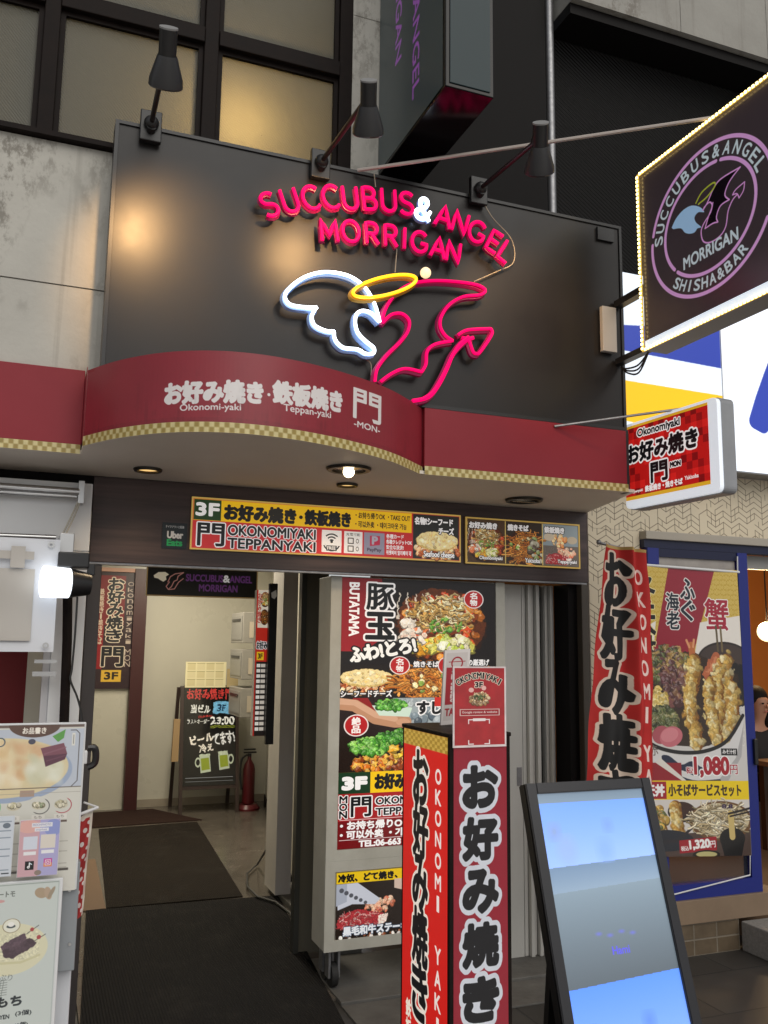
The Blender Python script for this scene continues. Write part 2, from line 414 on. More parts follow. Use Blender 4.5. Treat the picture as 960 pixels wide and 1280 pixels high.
# ------------------------------------------------------------------ shared materials
m_conc = concrete_mat('weathered concrete', (.52, .505, .455), (.42, .405, .365), (.10, .085, .065))
m_conc2 = concrete_mat('plain concrete', (.36, .35, .32), (.29, .28, .255), (.14, .12, .1), 2.2)
m_black = mat('black sign panel', (.011, .0095, .0095), .37, bump=(5, .05), noise=(3, .3, (.015, .013, .0125)), spec=.36)
m_blackmetal = mat('black painted metal', (.012, .012, .013), .4)
m_darkframe = mat('brown aluminium', (.008, .0055, .005), .5, noise=(14, .2, (.016, .011, .0095)), spec=.08)
m_steel = mat('brushed steel', (.5, .5, .5), .3, 1)
m_dullsteel = mat('dull steel', (.34, .34, .35), .45, .8, noise=(30, .2, (.24, .24, .25)))
m_white = mat('white enamel', (.72, .73, .74), .35, noise=(3, .3, (.64, .65, .66)))
m_offwhite = mat('cream enamel', (.52, .51, .45), .5, noise=(6, .25, (.40, .385, .33)), bump=(40, .1))
m_plastic = mat('black plastic', (.014, .014, .015), .35)
m_rubber = mat('black rubber', (.012, .012, .012), .7)
m_soffit = mat('beige soffit paint', (.74, .67, .58), .6, noise=(2, .3, (.66, .59, .51)), bump=(60, .06))
m_red = mat('red vinyl', (.27, .018, .030), .45, noise=(4, .3, (.235, .016, .026)), spec=.3)
m_gold = mat('gold trim', (.55, .40, .16), .35, .6)
m_cable = mat('cable', (.02, .02, .02), .5)

# wood grain of the lintel
m_wood = mat('dark wood grain board', (.034, .021, .021), .42, noise=((1.2, 4, 26), .16, (.085, .056, .054)))

# ------------------------------------------------------------------ ground
def tile_mat(name, c1, c2, mortar, sx, sy, rough, msize=.012, off=.5):
    m = mat(name, c1, rough); nt = m.node_tree; b = nt.nodes['Principled BSDF']
    tc = nd(nt, 'ShaderNodeTexCoord'); br = nd(nt, 'ShaderNodeTexBrick', offset=off)
    br.inputs['Color1'].default_value = (*c1, 1); br.inputs['Color2'].default_value = (*c2, 1); br.inputs['Mortar'].default_value = (*mortar, 1)
    br.inputs['Scale'].default_value = 1; br.inputs['Mortar Size'].default_value = msize; br.inputs['Brick Width'].default_value = sx; br.inputs['Row Height'].default_value = sy
    br.inputs['Mortar Smooth'].default_value = .3
    mp = nd(nt, 'ShaderNodeMapping'); nt.links.new(tc.outputs['Object'], mp.inputs[0]); nt.links.new(mp.outputs[0], br.inputs['Vector'])
    n = nd(nt, 'ShaderNodeTexNoise', Scale=7.0, Detail=9, Roughness=.7); nt.links.new(tc.outputs['Object'], n.inputs['Vector'])
    mr = nd(nt, 'ShaderNodeMapRange'); mr.inputs['From Min'].default_value = .3; mr.inputs['From Max'].default_value = .7
    mr.inputs['To Min'].default_value = .7; mr.inputs['To Max'].default_value = 1.15
    nt.links.new(n.outputs['Fac'], mr.inputs['Value'])
    mx = nd(nt, 'ShaderNodeMixRGB', blend_type='MULTIPLY'); mx.inputs['Fac'].default_value = 1
    nt.links.new(br.outputs['Color'], mx.inputs['Color1']); nt.links.new(mr.outputs[0], mx.inputs['Color2']); nt.links.new(mx.outputs[0], b.inputs['Base Color'])
    bp = nd(nt, 'ShaderNodeBump', Strength=.5, Distance=.003, invert=True); nt.links.new(br.outputs['Fac'], bp.inputs['Height']); nt.links.new(bp.outputs[0], b.inputs['Normal'])
    mr2 = nd(nt, 'ShaderNodeMapRange'); mr2.inputs['To Min'].default_value = rough-.12; mr2.inputs['To Max'].default_value = rough+.15
    nt.links.new(n.outputs['Fac'], mr2.inputs['Value']); nt.links.new(mr2.outputs[0], b.inputs['Roughness'])
    return m
m_pave = tile_mat('dark stone paving', (.046, .042, .038), (.036, .033, .030), (.02, .02, .02), .9, .45, .5, .006)
tag(MB().poly([(-40, -40, 0), (40, -40, 0), (40, 60, 0), (-40, 60, 0)]).build('street_pavement', m_pave), kind='structure')
m_bounce = tile_mat('pale bounce paving', (.58, .55, .51), (.54, .51, .47), (.3, .28, .26), .6, .6, .4, .006, 0)
tag(MB().poly([(-40, -40, .004), (40, -40, .004), (40, 2.0, .004), (-40, 2.0, .004)]).build('unseen_bounce_floor', m_bounce), kind='structure')  # pale floor added out of view to bounce light onto soffit and signs
m_lobby = tile_mat('polished lobby stone', (.12, .102, .085), (.10, .086, .072), (.06, .05, .04), 1.2, 1.2, .22, .004, 0)
tag(MB().box(.30, 2.6, 4.36, 9.9, -.05, .012).build('lobby_floor', m_lobby), kind='structure')
m_sill = mat('worn grey stone', (.13, .125, .115), .7, noise=(7, .25, (.08, .076, .07)), bump=(35, .3))
# threshold slabs under the shutters: front face towards the street
tag(MB().box(1.47, 2.97, 4.28, 4.9, -.05, .022, .004).build('threshold_slab', m_sill), kind='structure')
tag(MB().box(1.47, 2.97, 4.0, 4.277, -.05, .008, .002).build('threshold_slab', m_sill), kind='structure')
tag(MB().box(1.64, 1.80, 4.905, 6.4, -.05, .05, .006).build('threshold_sill', m_sill), kind='structure')

# ------------------------------------------------------------------ upper building: concrete, windows, dark panels
b_root = thing('concrete_building', 'weathered grey concrete upper storey with brown framed frosted windows behind the black sign board', 'building', (0, 4, 2.5))
b = MB(); b.box(-6, .30, 3.885, 4.3, 2.49, 3.20); b.build('wall', m_conc, b_root)
b = MB(); b.box(-6, 1.30, 3.88, 4.3, 3.204, 3.845); b.build('wall', m_conc, b_root)
bx('string_course', -6, 1.298, 3.84, 3.97, 3.849, 3.872, m_darkframe, b_root)
b = MB(); b.box(1.302, 1.475, 3.93, 4.3, 3.2, 4.885); b.box(1.302, 1.475, 3.93, 4.3, 4.889, 7); b.build('pier', m_conc, b_root)
# frosted wired-pattern panes with a lamp in the room behind
m_pane = bpy.data.materials.new('patterned frosted glass'); m_pane.use_nodes = True
nt = m_pane.node_tree; nt.nodes.clear()
out = nd(nt, 'ShaderNodeOutputMaterial'); tr = nd(nt, 'ShaderNodeBsdfTranslucent'); tr.inputs['Color'].default_value = (.80, .74, .56, 1)
gl = nd(nt, 'ShaderNodeBsdfGlossy'); gl.inputs['Roughness'].default_value = .38; gl.inputs['Color'].default_value = (.8, .8, .78, 1)
df = nd(nt, 'ShaderNodeBsdfDiffuse'); df.inputs['Color'].default_value = (.072, .070, .050, 1)
tc = nd(nt, 'ShaderNodeTexCoord'); mp = nd(nt, 'ShaderNodeMapping'); mp.inputs['Rotation'].default_value = (0, math.radians(40), 0)
wv = nd(nt, 'ShaderNodeTexWave', Scale=28.0, Distortion=1.2); wv.inputs['Detail'].default_value = 2
nt.links.new(tc.outputs['Object'], mp.inputs[0]); nt.links.new(mp.outputs[0], wv.inputs['Vector'])
bp = nd(nt, 'ShaderNodeBump', Strength=.35, Distance=.004); nt.links.new(wv.outputs['Fac'], bp.inputs['Height'])
for s_ in (tr, gl, df): nt.links.new(bp.outputs[0], s_.inputs['Normal'])
a1 = nd(nt, 'ShaderNodeMixShader'); a1.inputs['Fac'].default_value = .45; a2 = nd(nt, 'ShaderNodeMixShader'); a2.inputs['Fac'].default_value = .05
nt.links.new(tr.outputs[0], a1.inputs[1]); nt.links.new(df.outputs[0], a1.inputs[2]); nt.links.new(a1.outputs[0], a2.inputs[1]); nt.links.new(gl.outputs[0], a2.inputs[2]); nt.links.new(a2.outputs[0], out.inputs[0])
xs = [-2.0, -1.05, -.10, .61, 1.285]
for zz, (za, zb) in enumerate(((3.872, 4.52), (4.60, 6.4))):
    for i in range(4):
        x0, x1 = xs[i]+.035, xs[i+1]-.035
        fr = frame_mb(x0-.0, x1+.0, za, zb, 3.945, 3.985, .022).build('window_frame', m_darkframe, b_root)
        bx('pane', x0+.022, x1-.022, 3.962, 3.968, za+.022, zb-.022, m_pane, fr)
for x in xs: bx('mullion', x-.034, x+.034, 3.925, 3.99, 3.8725, 6.4, m_darkframe, b_root, .004)
for i in range(4): bx('transom', xs[i]+.0345, xs[i+1]-.0345, 3.915, 3.99, 4.5205, 4.5995, m_darkframe, b_root, .004)
# room behind the windows so that the panes glow from a real lamp
m_room = mat('dim room plaster', (.07, .065, .055), .9)
b = MB(); b.box(-2.2, 1.29, 5.4, 5.45, 3.8, 6.5); b.box(-2.2, 1.29, 4.31, 5.4, 3.75, 3.8); b.box(-2.25, -2.2, 4.31, 5.4, 3.8, 6.5); b.build('room_wall', m_room, b_root)
def lamp(name, typ, loc, energy, color, **kw):
    l = bpy.data.lights.new(name, typ); l.energy = energy; l.color = color
    for k, v in kw.items(): setattr(l, k, v)
    o = bpy.data.objects.new(name, l); COL.objects.link(o); o.location = loc; return o
lamp('room_lamp_light', 'POINT', (.76, 4.19, 4.18), 7.5, (1, .72, .36), shadow_soft_size=.05)
# dark cladding right of the pier and the ribbed shutter wall under the concrete beam
m_clad = mat('dark brown cladding', (.008, .007, .007), .5, bump=(3, .05), spec=.08)
c_root = thing('dark_cladding_wall', 'dark flat cladding with a ribbed dark wall and a thin grey drain pipe under a concrete beam', 'wall', (3.5, 4.1, 2.9))
bx('flat_panel', 1.48, 2.56, 4.10, 4.25, 2.6, 7, m_clad, c_root)
m_rib = mat('ribbed dark metal', (.006, .0055, .0055), .45, spec=.2); nt = m_rib.node_tree
tc = nd(nt, 'ShaderNodeTexCoord'); mp = nd(nt, 'ShaderNodeMapping'); mp.inputs['Rotation'].default_value = (0, math.radians(-35), 0)
wv = nd(nt, 'ShaderNodeTexWave', Scale=15.0, bands_direction='Z'); nt.links.new(tc.outputs['Object'], mp.inputs[0]); nt.links.new(mp.outputs[0], wv.inputs['Vector'])
bp = nd(nt, 'ShaderNodeBump', Strength=.6, Distance=.012); nt.links.new(wv.outputs['Fac'], bp.inputs['Height']); nt.links.new(bp.outputs[0], nt.nodes['Principled BSDF'].inputs['Normal'])
bx('ribbed_panel', 2.64, 8, 4.22, 4.3, 3.9, 5.62, m_rib, c_root)
MB().cyl((2.60, 4.12, 3.6), (2.60, 4.12, 7), .026).build('drain_pipe', m_dullsteel, c_root, True)
b = MB(); b.box(2.66, 3.42, 3.95, 4.3, 5.40, 7.2); b.box(3.424, 4.10, 3.95, 4.3, 5.40, 7.2); b.box(4.104, 9, 3.95, 4.3, 5.40, 7.2); b.build('concrete_beam', m_conc2, c_root)
bx('beam_shade_strip', 2.66, 9, 3.985, 4.21, 5.33, 5.396, m_clad, c_root)  # dark strip that puts the shadow under the concrete beam into colour

# ------------------------------------------------------------------ canopy with the curved red fascia
ZS, ZT = 2.473, 2.785
can = thing('canopy', 'projecting shop canopy with curved red fascia, gold checker edge and beige underside', 'canopy', (1.4, 3.9, ZS))
CURVE = smooth_path([(.135, 3.691), (.245, 3.50), (.391, 3.338), (.552, 3.245), (.727, 3.215), (.921, 3.243), (1.147, 3.329), (1.376, 3.468), (1.613, 3.690)], 10)
CURVE = np.array(CURVE); _d = np.r_[0, np.cumsum(np.hypot(*np.diff(CURVE, axis=0).T))]; CL = _d[-1]
def cpt(u, off=0):
    s_ = np.asarray(u)*CL; x = np.interp(s_, _d, CURVE[:, 0]); y = np.interp(s_, _d, CURVE[:, 1])
    e = 1e-3; x2 = np.interp(s_+e, _d, CURVE[:, 0])-np.interp(s_-e, _d, CURVE[:, 0]); y2 = np.interp(s_+e, _d, CURVE[:, 1])-np.interp(s_-e, _d, CURVE[:, 1])
    L = np.hypot(x2, y2)+1e-9; return x+y2/L*off, y-x2/L*off
def pjx(P): d = np.asarray(P)-np.array([0, 0, EYE]); return 480+F_PX*(d@CR)/(d@CF)
_us = np.linspace(0, 1, 200); _px = np.array([pjx(np.array([*map(float, cpt(u)), 2.62])) for u in _us])
def cu(px): return float(np.interp(px, _px, _us))
ZK = ZS+.037
H_ = 100; W_ = int(CL/(ZT-ZK)*H_)
cv = Cv(W_, H_, '8a2430', 2.0)
rs = np.random.RandomState(3)
cv.a *= (1+.06*(fbm(cv.h, cv.w, 60, 5)[..., None]-.5))
zy = lambda z: (ZT-z)/(ZT-ZK)*H_
X = lambda px: cu(px)*W_
wh = 'ded9d8'
cv.text('お好み焼き', X(207), zy(2.667), X(328), zy(2.586), wh, bold=2.1, ang=-.04)
cv.ell(X(336), zy(2.632), 2.2, 2.2, wh)
cv.text('鉄板焼き', X(342), zy(2.694), X(427), zy(2.611), wh, bold=2.1, ang=-.04)
cv.text('Okonomi-yaki', X(226), zy(2.580), X(302), zy(2.548), wh, bold=.25, ang=-.03)
cv.text('Teppan-yaki', X(355), zy(2.607), X(414), zy(2.572), wh, bold=.25, ang=-.03)
cv.text('門', X(442), zy(2.735), X(476), zy(2.612), wh, bold=1.1)
cv.text('-MON-', X(443), zy(2.600), X(475), zy(2.575), wh, bold=.4)
_st = np.repeat(fbm(8, cv.w, 7, 21)[3:4], cv.h, 0)*np.linspace(.35, 1, cv.h)[:, None]*fbm(cv.h, cv.w, 34, 22); cv.a *= 1-.34*np.clip(_st-.24, 0, 1)[..., None]; cv.a[-14:] *= (1-.10*fbm(14, cv.w, 9, 23))[..., None]
def fcurve(z1, z0, off):
    def f(u, v):
        x, y = cpt(u, off); return np.stack([x, y, z1+(z0-z1)*v], -1)
    return f
m_vinyl = print_mat(0, .4)
sheet('curved_fascia', cv, 0, 0, 0, m_vinyl, can, fcurve(ZT, ZK, 0))
def trim(name, L, fn):
    n = max(2, int(round(L/.0185))); c = Cv(n*6, 14, 'cfc18c', 1)
    for i in range(n):
        for j in range(2):
            if (i+j) % 2: c.rect(i*6, j*7-.01, i*6+6, j*7+7, '9a8544')
    c.a *= .94+.1*fbm(c.h, c.w, 5, 4)[..., None]
    return sheet(name, c, 0, 0, 0, m_vinyl, can, fn)
trim('checker_trim', CL, fcurve(ZK, ZS-.002, .003))
b = MB(); b.prism([(x, y, ZT-.002) for x, y in CURVE[::3]]+[(1.613, 3.695, ZT-.002), (.135, 3.695, ZT-.002)], (0, 0, -.012)); b.build('fascia_lid', m_red, can)
bx('straight_fascia', 1.6135, 2.725, 3.665, 3.72, ZK, ZT, m_red, can, .002)
trim('checker_trim', 1.115, lambda u, v: np.stack([1.613+1.115*u, np.full(u.shape, 3.660), ZK+(ZS-.002-ZK)*v], -1))
bx('end_cap', 2.7255, 2.752, 3.68, 3.74, ZS, ZT+.01, m_blackmetal, can, .002)
bx('straight_fascia', -5, .132, 3.86, 3.884, ZK, 2.832, m_red, can, .002)
trim('checker_trim', 2.1, lambda u, v: np.stack([-1.97+2.1*u, np.full(u.shape, 3.855), ZK+(ZS-.002-ZK)*v], -1))
b = MB(); b.box(.1325, .1345, 3.695, 3.884, ZK, 2.80); b.build('return_panel', m_red, can)
b = MB(); b.prism([(-5, 3.862, ZS), (.135, 3.862, ZS)]+[(x, y+.003, ZS) for x, y in CURVE[::3]]+[(1.62, 3.668, ZS), (2.77, 3.668, ZS), (2.945, 4.345, ZS), (2.945, 4.7, ZS), (-5, 4.7, ZS)], (0, 0, .015)); b.build('soffit', m_soffit, can)
# downlights
m_dlring = mat('dark bronze ring', (.03, .025, .02), .3, .7)
m_dlon = mat('warm lamp disc', (.9, .7, .4), .5, emit=.9, ecol=(1, .62, .22))
m_dlbulb = mat('hot bulb', (1, .9, .7), .4, emit=7, ecol=(1, .80, .50))
m_refl = mat('silver reflector', (.6, .55, .48), .22, 1)
for (px, py, r, kind, lab) in ((185, 586, .060, 'glow', 'round warm glowing downlight in the canopy underside, farthest left'), (436, 585, .095, 'bulb', 'large round downlight with a bare bright bulb under the curved canopy'),
                          (434, 605, .050, 'glow', 'small warm glowing downlight behind the large bulb downlight'), (655, 624, .095, 'off', 'unlit round downlight with silver reflector above the photo menu panel')):
    P = onZ(px, py, ZS); d = thing('downlight', lab, 'ceiling light', (P[0], P[1], ZS), 'downlights in the canopy')
    x, y = P[0], P[1]
    MB().lathe([(r*.80, .003), (r*.80, -.012), (r, -.012), (r*1.06, -.004), (r*1.06, .0)], (x, y, ZS-.001), n=28).build('ring', m_dlring, d, True)
    MB().lathe([(0, -.003), (r*.79, -.003)], (x, y, ZS), n=28).build('reflector', m_dlon if kind == 'glow' else m_refl, d)
    if kind == 'bulb': MB().ball((x, y, ZS-.018), r*.27).build('bulb', m_dlbulb, d, True)
    if kind == 'off': bx('lamp_tube', x-.07, x+.07, y-.012, y+.012, ZS-.016, ZS-.005, m_refl, d)
    if kind == 'bulb': lamp('downlight_light', 'SPOT', (x, y, ZS-.08), 12, (1, .78, .5), spot_size=2.4, spot_blend=.6, shadow_soft_size=.05)
    elif kind == 'glow': lamp('downlight_light', 'SPOT', (x, y, ZS-.05), 5, (1, .74, .45), spot_size=2.2, spot_blend=.7, shadow_soft_size=.05)

# ------------------------------------------------------------------ lintel board, pillars, lobby
lin_ = thing('lintel_board', 'long dark wood-grain lintel board above the lobby entrance and shutters', 'lintel', (1.58, 4.4, 2.27))
bx('board', .217, 2.946, 4.35, 4.52, 2.066, 2.4715, m_wood, lin_, .003)
bx('edge_trim', .22, 2.94, 4.356, 4.40, 2.056, 2.0655, m_dullsteel, lin_)
m_post = mat('dark grey pillar laminate', (.05, .042, .042), .45, noise=((6, 6, 1.5), .2, (.035, .03, .03)))
bx('post', .217, .277, 4.362, 4.45, 0, 2.0555, m_post, lin_, .003)
bx('post', 2.90, 2.946, 4.352, 4.55, .0225, 2.0555, mat('bronze post', (.06, .048, .036), .4), lin_, .003)
bx('post', 2.84, 2.8985, 4.40, 4.55, .0225, 2.0555, m_clad, lin_)

lob = thing('entrance_lobby', 'lit beige walled entrance lobby behind the dark floor mats with a brown door frame', 'lobby', (1.3, 7, 0))
m_wall = mat('beige glossy wall', (.56, .54, .46), .28, noise=(1.2, .3, (.48, .46, .39)))
m_wall2 = mat('lower wall board', (.34, .30, .24), .5, noise=(5, .25, (.26, .22, .17)), bump=(20, .1))
bx('back_wall', .1, 2.60, 9.80, 9.9, 0.012, 2.70, m_wall, lob)
b = MB(); b.prism([(1.80, 6.35, .012), (2.45, 9.80, .012), (2.55, 9.80, .012), (1.90, 6.35, .012)], (0, 0, 2.69)); b.build('side_wall', m_wall, lob)
b = MB(); b.prism([(1.785, 6.35, .013), (2.435, 9.79, .013), (2.449, 9.79, .013), (1.799, 6.35, .013)], (0, 0, .07)); b.build('skirting', m_darkframe, lob)
b = MB(); b.prism([(.10, 4.56, .012), (.42, 9.80, .012), (.30, 9.80, .012), (-.02, 4.56, .012)], (0, 0, 2.69)); b.build('side_wall', m_wall, lob)
bx('ceiling', -.3, 2.8, 4.53, 9.9, 2.705, 2.75, m_wall, lob)
bx('skirting', 1.10, 2.44, 9.785, 9.799, .013, .09, m_wall2, lob)
m_mar = mat('maroon door frame', (.05, .012, .012), .4)
b = MB(); b.box(.955, 1.085, 9.66, 9.799, .013, 2.46); b.build('door_frame', m_mar, lob)
b = MB(); b.box(.44, .954, 9.68, 9.799, 2.42, 2.46); b.build('door_header', mat('salmon lit header', (.55, .32, .24), .5), lob)
bx('door_panel', .44, .954, 9.74, 9.798, .013, 2.419, m_wall, lob)
# white column, door post, inner jamb
b = MB(); b.box(1.60, 1.705, 6.05, 6.34, .05, 2.70); b.build('column', mat('pale grey column', (.60, .57, .54), .45, noise=(3, .3, (.52, .49, .46))), lob)
b = MB(); b.box(1.432, 1.462, 5.00, 5.06, .012, 2.70); b.build('sliding_door_frame', mat('dark green bronze', (.035, .036, .032), .35), lob)
bx('jamb', 1.463, 1.60, 5.02, 5.12, .012, 2.70, mat('olive jamb', (.10, .092, .07), .4), lob)
lamp('lobby_ceiling_light', 'AREA', (1.25, 7.8, 2.68), 64, (1, .90, .72), shape='RECTANGLE', size=.3, size_y=2.2)
ltube = thing('ceiling_tube_light', 'long warm tube light on the lobby ceiling', 'ceiling light', (1.25, 7.8, 2.7))
bx('housing', 1.12, 1.38, 6.7, 8.9, 2.69, 2.704, m_white, ltube)
# floor mats
def ribbed(m, scale):
    nt = m.node_tree; b = nt.nodes['Principled BSDF']; tc = nd(nt, 'ShaderNodeTexCoord'); w = nd(nt, 'ShaderNodeTexWave', Scale=scale, Distortion=.15, bands_direction='X'); nt.links.new(tc.outputs['Object'], w.inputs['Vector'])
    bp = nd(nt, 'ShaderNodeBump', Strength=.8, Distance=.006); nt.links.new(w.outputs['Fac'], bp.inputs['Height'])
    if b.inputs['Normal'].links: nt.links.new(b.inputs['Normal'].links[0].from_socket, bp.inputs['Normal'])
    nt.links.new(bp.outputs[0], b.inputs['Normal'])
    n = nd(nt, 'ShaderNodeTexNoise', Scale=3.2, Detail=10, Roughness=.75); nt.links.new(tc.outputs['Object'], n.inputs['Vector'])
    rp = nd(nt, 'ShaderNodeValToRGB'); rp.color_ramp.elements[0].position = .52; rp.color_ramp.elements[1].position = .75; nt.links.new(n.outputs['Fac'], rp.inputs[0])
    mx = nd(nt, 'ShaderNodeMixRGB'); mx.inputs['Color2'].default_value = (.045, .040, .035, 1); src = b.inputs['Base Color'].links[0].from_socket
    mm = nd(nt, 'ShaderNodeMath', operation='MULTIPLY'); mm.inputs[1].default_value = .5; nt.links.new(rp.outputs[0], mm.inputs[0]); nt.links.new(mm.outputs[0], mx.inputs['Fac'])
    nt.links.new(src, mx.inputs['Color1']); nt.links.new(mx.outputs[0], b.inputs['Base Color'])
m_mat1 = mat('charcoal ribbed mat', (.0085, .0075, .008), .9, noise=(5, .32, (.017, .0155, .0155)), bump=(300, .5), spec=.15)
m_mat2 = mat('dark brown lobby mat', (.013, .010, .008), .9, noise=(6, .3, (.024, .018, .0135)), bump=(300, .5), spec=.15)
ribbed(m_mat1, 22); ribbed(m_mat2, 26)
def mat_poly(name, pts, z0, z1, m, lab):
    o = MB().prism([(x, y, z0) for x, y in pts], (0, 0, z1-z0)).build(name, m); tag(o, lab, 'floor mat', 'mats in the entrance'); return o
mat_poly('floor_mat', [(.26, 3.2), (1.30, 3.1), (1.415, 4.1), (1.645, 6.15), (.42, 6.2), (.30, 4.4)], .0125, .022, m_mat1, 'large charcoal floor mat nearest the street')
mat_poly('floor_mat', [(.545, 6.22), (1.42, 6.21), (1.555, 8.83), (.66, 8.76)], .0125, .021, m_mat2, 'dark brown floor mat in the middle of the lobby')
mat_poly('floor_mat', [(.50, 8.85), (1.62, 8.92), (1.24, 9.64), (.52, 9.6)], .0125, .020, mat('maroon brown mat', (.028, .014, .011), .9, bump=(300, .4), spec=.15), 'reddish brown floor mat at the back of the lobby')
mat_poly('floor_mat', [(.34, 6.2), (.54, 6.22), (.56, 7.6), (.42, 7.6)], .0125, .019, mat('cardboard', (.16, .10, .06), .8), 'strip of tan board along the left of the brown mat')

# ------------------------------------------------------------------ black sign board, its lamps and the neon
sb = thing('sign_board', 'large satin black sign board carrying the neon lettering above the red canopy', 'sign board', (1.47, 3.7, ZT))
bx('panel', .20, 2.735, 3.70, 3.76, ZT+.012, 3.885, m_black, sb)
frame_mb(.184, 2.752, ZT+.011, 3.90, 3.692, 3.80, .015).build('edge_frame', m_blackmetal, sb)
bx('junction_plate', 2.60, 2.70, 3.685, 3.6995, 3.80, 3.87, m_blackmetal, sb)
bx('ledge_angle', 1.60, 2.73, 3.668, 3.699, ZT+.002, ZT+.0105, m_blackmetal, sb)

m_shade = mat('charcoal lamp shade', (.03, .03, .032), .35, bump=(8, .05)); m_cap = mat('grey cap', (.25, .25, .25), .5)
m_warm = mat('sign lamp bulb', (1, .8, .5), .4, emit=6, ecol=(1, .70, .34))
m_redarm = mat('dark arm', (.02, .012, .012), .4)
def sign_lamp(top, base, Yh, label, k=1.0, energy=16, aim=None, lean=0):
    T = onY(*top, Yh); B = onY(*base, 3.69)
    t = thing('sign_lamp', label, 'lamp', tuple(B), 'lamps over the black sign board')
    hd = Vector((T[0], T[1], 0)).normalized(); ax = Vector((-1.0*hd.x+lean, -1.0*hd.y, 1)).normalized(); c = Vector(T)-ax*.005
    MB().cyl(c-ax*.125*k, c, .043*k, n=20).build('lamp_holder', m_plastic, t, True)
    MB().cyl(c, c+ax*.006, .0445*k, n=20).build('cap', m_cap, t, True)
    MB().lathe([(.046*k, -.115*k), (.050*k, -.125*k), (.082*k, -.225*k), (.084*k, -.255*k), (.078*k, -.262*k), (.074*k, -.25*k), (.05*k, -.15*k), (0, -.14*k)], c, ax, 24).build('shade', m_shade, t, True)
    MB().ball(c-ax*.19*k, .035*k).build('bulb', m_warm, t, True)
    e = c-ax*.07*k; joint = Vector((B[0], 3.65, B[2]+.0))
    MB().cyl(joint, e+Vector((0, .02, -.0)), .011, n=10).cyl(e+Vector((-.02, .02, 0)), e+Vector((.02, .02, 0)), .02, n=12).build('arm', m_redarm, t, True)
    b = MB(); b.box(B[0]-.045, B[0]+.045, 3.66, 3.689, B[2]-.075, B[2]+.065, .004); b.build('bracket', m_blackmetal, t)
    MB().ball(joint, .032).cyl(joint+Vector((0, -.01, -.02)), joint+Vector((0, .02, -.03)), .02).build('swivel', m_blackmetal, t, True)
    p = c-ax*.275*k
    l = lamp('sign_lamp_light', 'SPOT', p, energy, (1, .58, .24), spot_size=math.radians(72), spot_blend=1, shadow_soft_size=.03)
    A = Vector(aim); l.rotation_euler = (A-Vector(p)).to_track_quat('-Z', 'Y').to_euler()
sign_lamp((211, 34), (188, 160), 2.95, 'left charcoal cone lamp on a straight arm over the black sign board', 0.74, 50, tuple(onY(215, 300, 3.70)))
sign_lamp((461, 100), (399, 207), 2.95, 'charcoal cone lamp with a slanted arm over the middle of the black sign board', 0.74, 34, tuple(onY(400, 300, 3.70)))
sign_lamp((676, 153), (596, 240), 2.95, 'charcoal cone lamp with a long slanted arm in front of the drain pipe', .76, 40, tuple(onY(660, 390, 3.70)), .08)

m_npink = mat('pink neon tube', (.30, .0, .06), .6, emit=1.05, ecol=lin('f60060'), spec=.15)
m_nwhite = mat('white neon tube', (.9, .9, .95), .3, emit=5, ecol=(.80, .90, 1))
m_nyel = mat('yellow neon tube', (.9, .6, .05), .3, emit=1.7, ecol=lin('ffb400'))
m_acr = bpy.data.materials.new('clear acrylic backing'); m_acr.use_nodes = True
q = m_acr.node_tree.nodes['Principled BSDF']; q.inputs['Base Color'].default_value = (.5, .55, .65, 1); q.inputs['Roughness'].default_value = .15; q.inputs['Alpha'].default_value = .25
m_nwb = mat('pale blue silicone wall', (.22, .34, .62), .4)
m_npb = mat('deep pink silicone wall', (.35, .01, .10), .4)
def arc(cx, cy, rx, ry, a0, a1, n=10): return [(cx+rx*math.cos(math.radians(a0+(a1-a0)*i/n)), cy+ry*math.sin(math.radians(a0+(a1-a0)*i/n))) for i in range(n+1)]
LET = {
 'S': (.62, [arc(.31, .76, .29, .24, 35, 270)+arc(.31, .26, .31, .26, 90, -145)]),
 'U': (.66, [[(.02, 1)]+[(.02, .34)]+arc(.33, .31, .31, .31, 180, 360)+[(.64, 1)]]),
 'C': (.70, [arc(.40, .5, .40, .5, 45, 315, 18)]),
 'B': (.60, [[(.02, 0), (.02, 1), (.30, 1)]+arc(.30, .76, .24, .24, 90, -90)+[(.02, .52)], [(.30, .52)]+arc(.32, .26, .27, .26, 90, -90)+[(.02, 0)]]),
 'A': (.74, [[(.0, 0), (.37, 1), (.74, 0)], [(.14, .34), (.60, .34)]]),
 'N': (.68, [[(.02, 0), (.02, 1), (.66, 0), (.66, 1)]]),
 'G': (.74, [arc(.40, .5, .40, .5, 45, 330, 18)+[(.76, .44), (.46, .44)]]),
 'E': (.54, [[(.54, 1), (.02, 1), (.02, 0), (.54, 0)], [(.02, .52), (.48, .52)]]),
 'L': (.52, [[(.02, 1), (.02, 0), (.52, 0)]]),
 'M': (.80, [[(.02, 0), (.06, 1), (.40, .25), (.74, 1), (.78, 0)]]),
 'O': (.80, [arc(.40, .5, .40, .5, 0, 360, 22)]),
 'R': (.60, [[(.02, 0), (.02, 1), (.32, 1)]+arc(.32, .74, .25, .26, 90, -90)+[(.02, .48)], [(.28, .48), (.60, 0)]]),
 'I': (.10, [[(.05, 1), (.05, 0)]]),
 '&': (.72, [[(.70, 0), (.20, .62)]+arc(.34, .80, .19, .20, 190, -10)+[(.45, .62), (.12, .38)]+arc(.30, .24, .28, .24, 150, 300)+[(.62, .30), (.70, .46)]]),
}
YN = 3.635
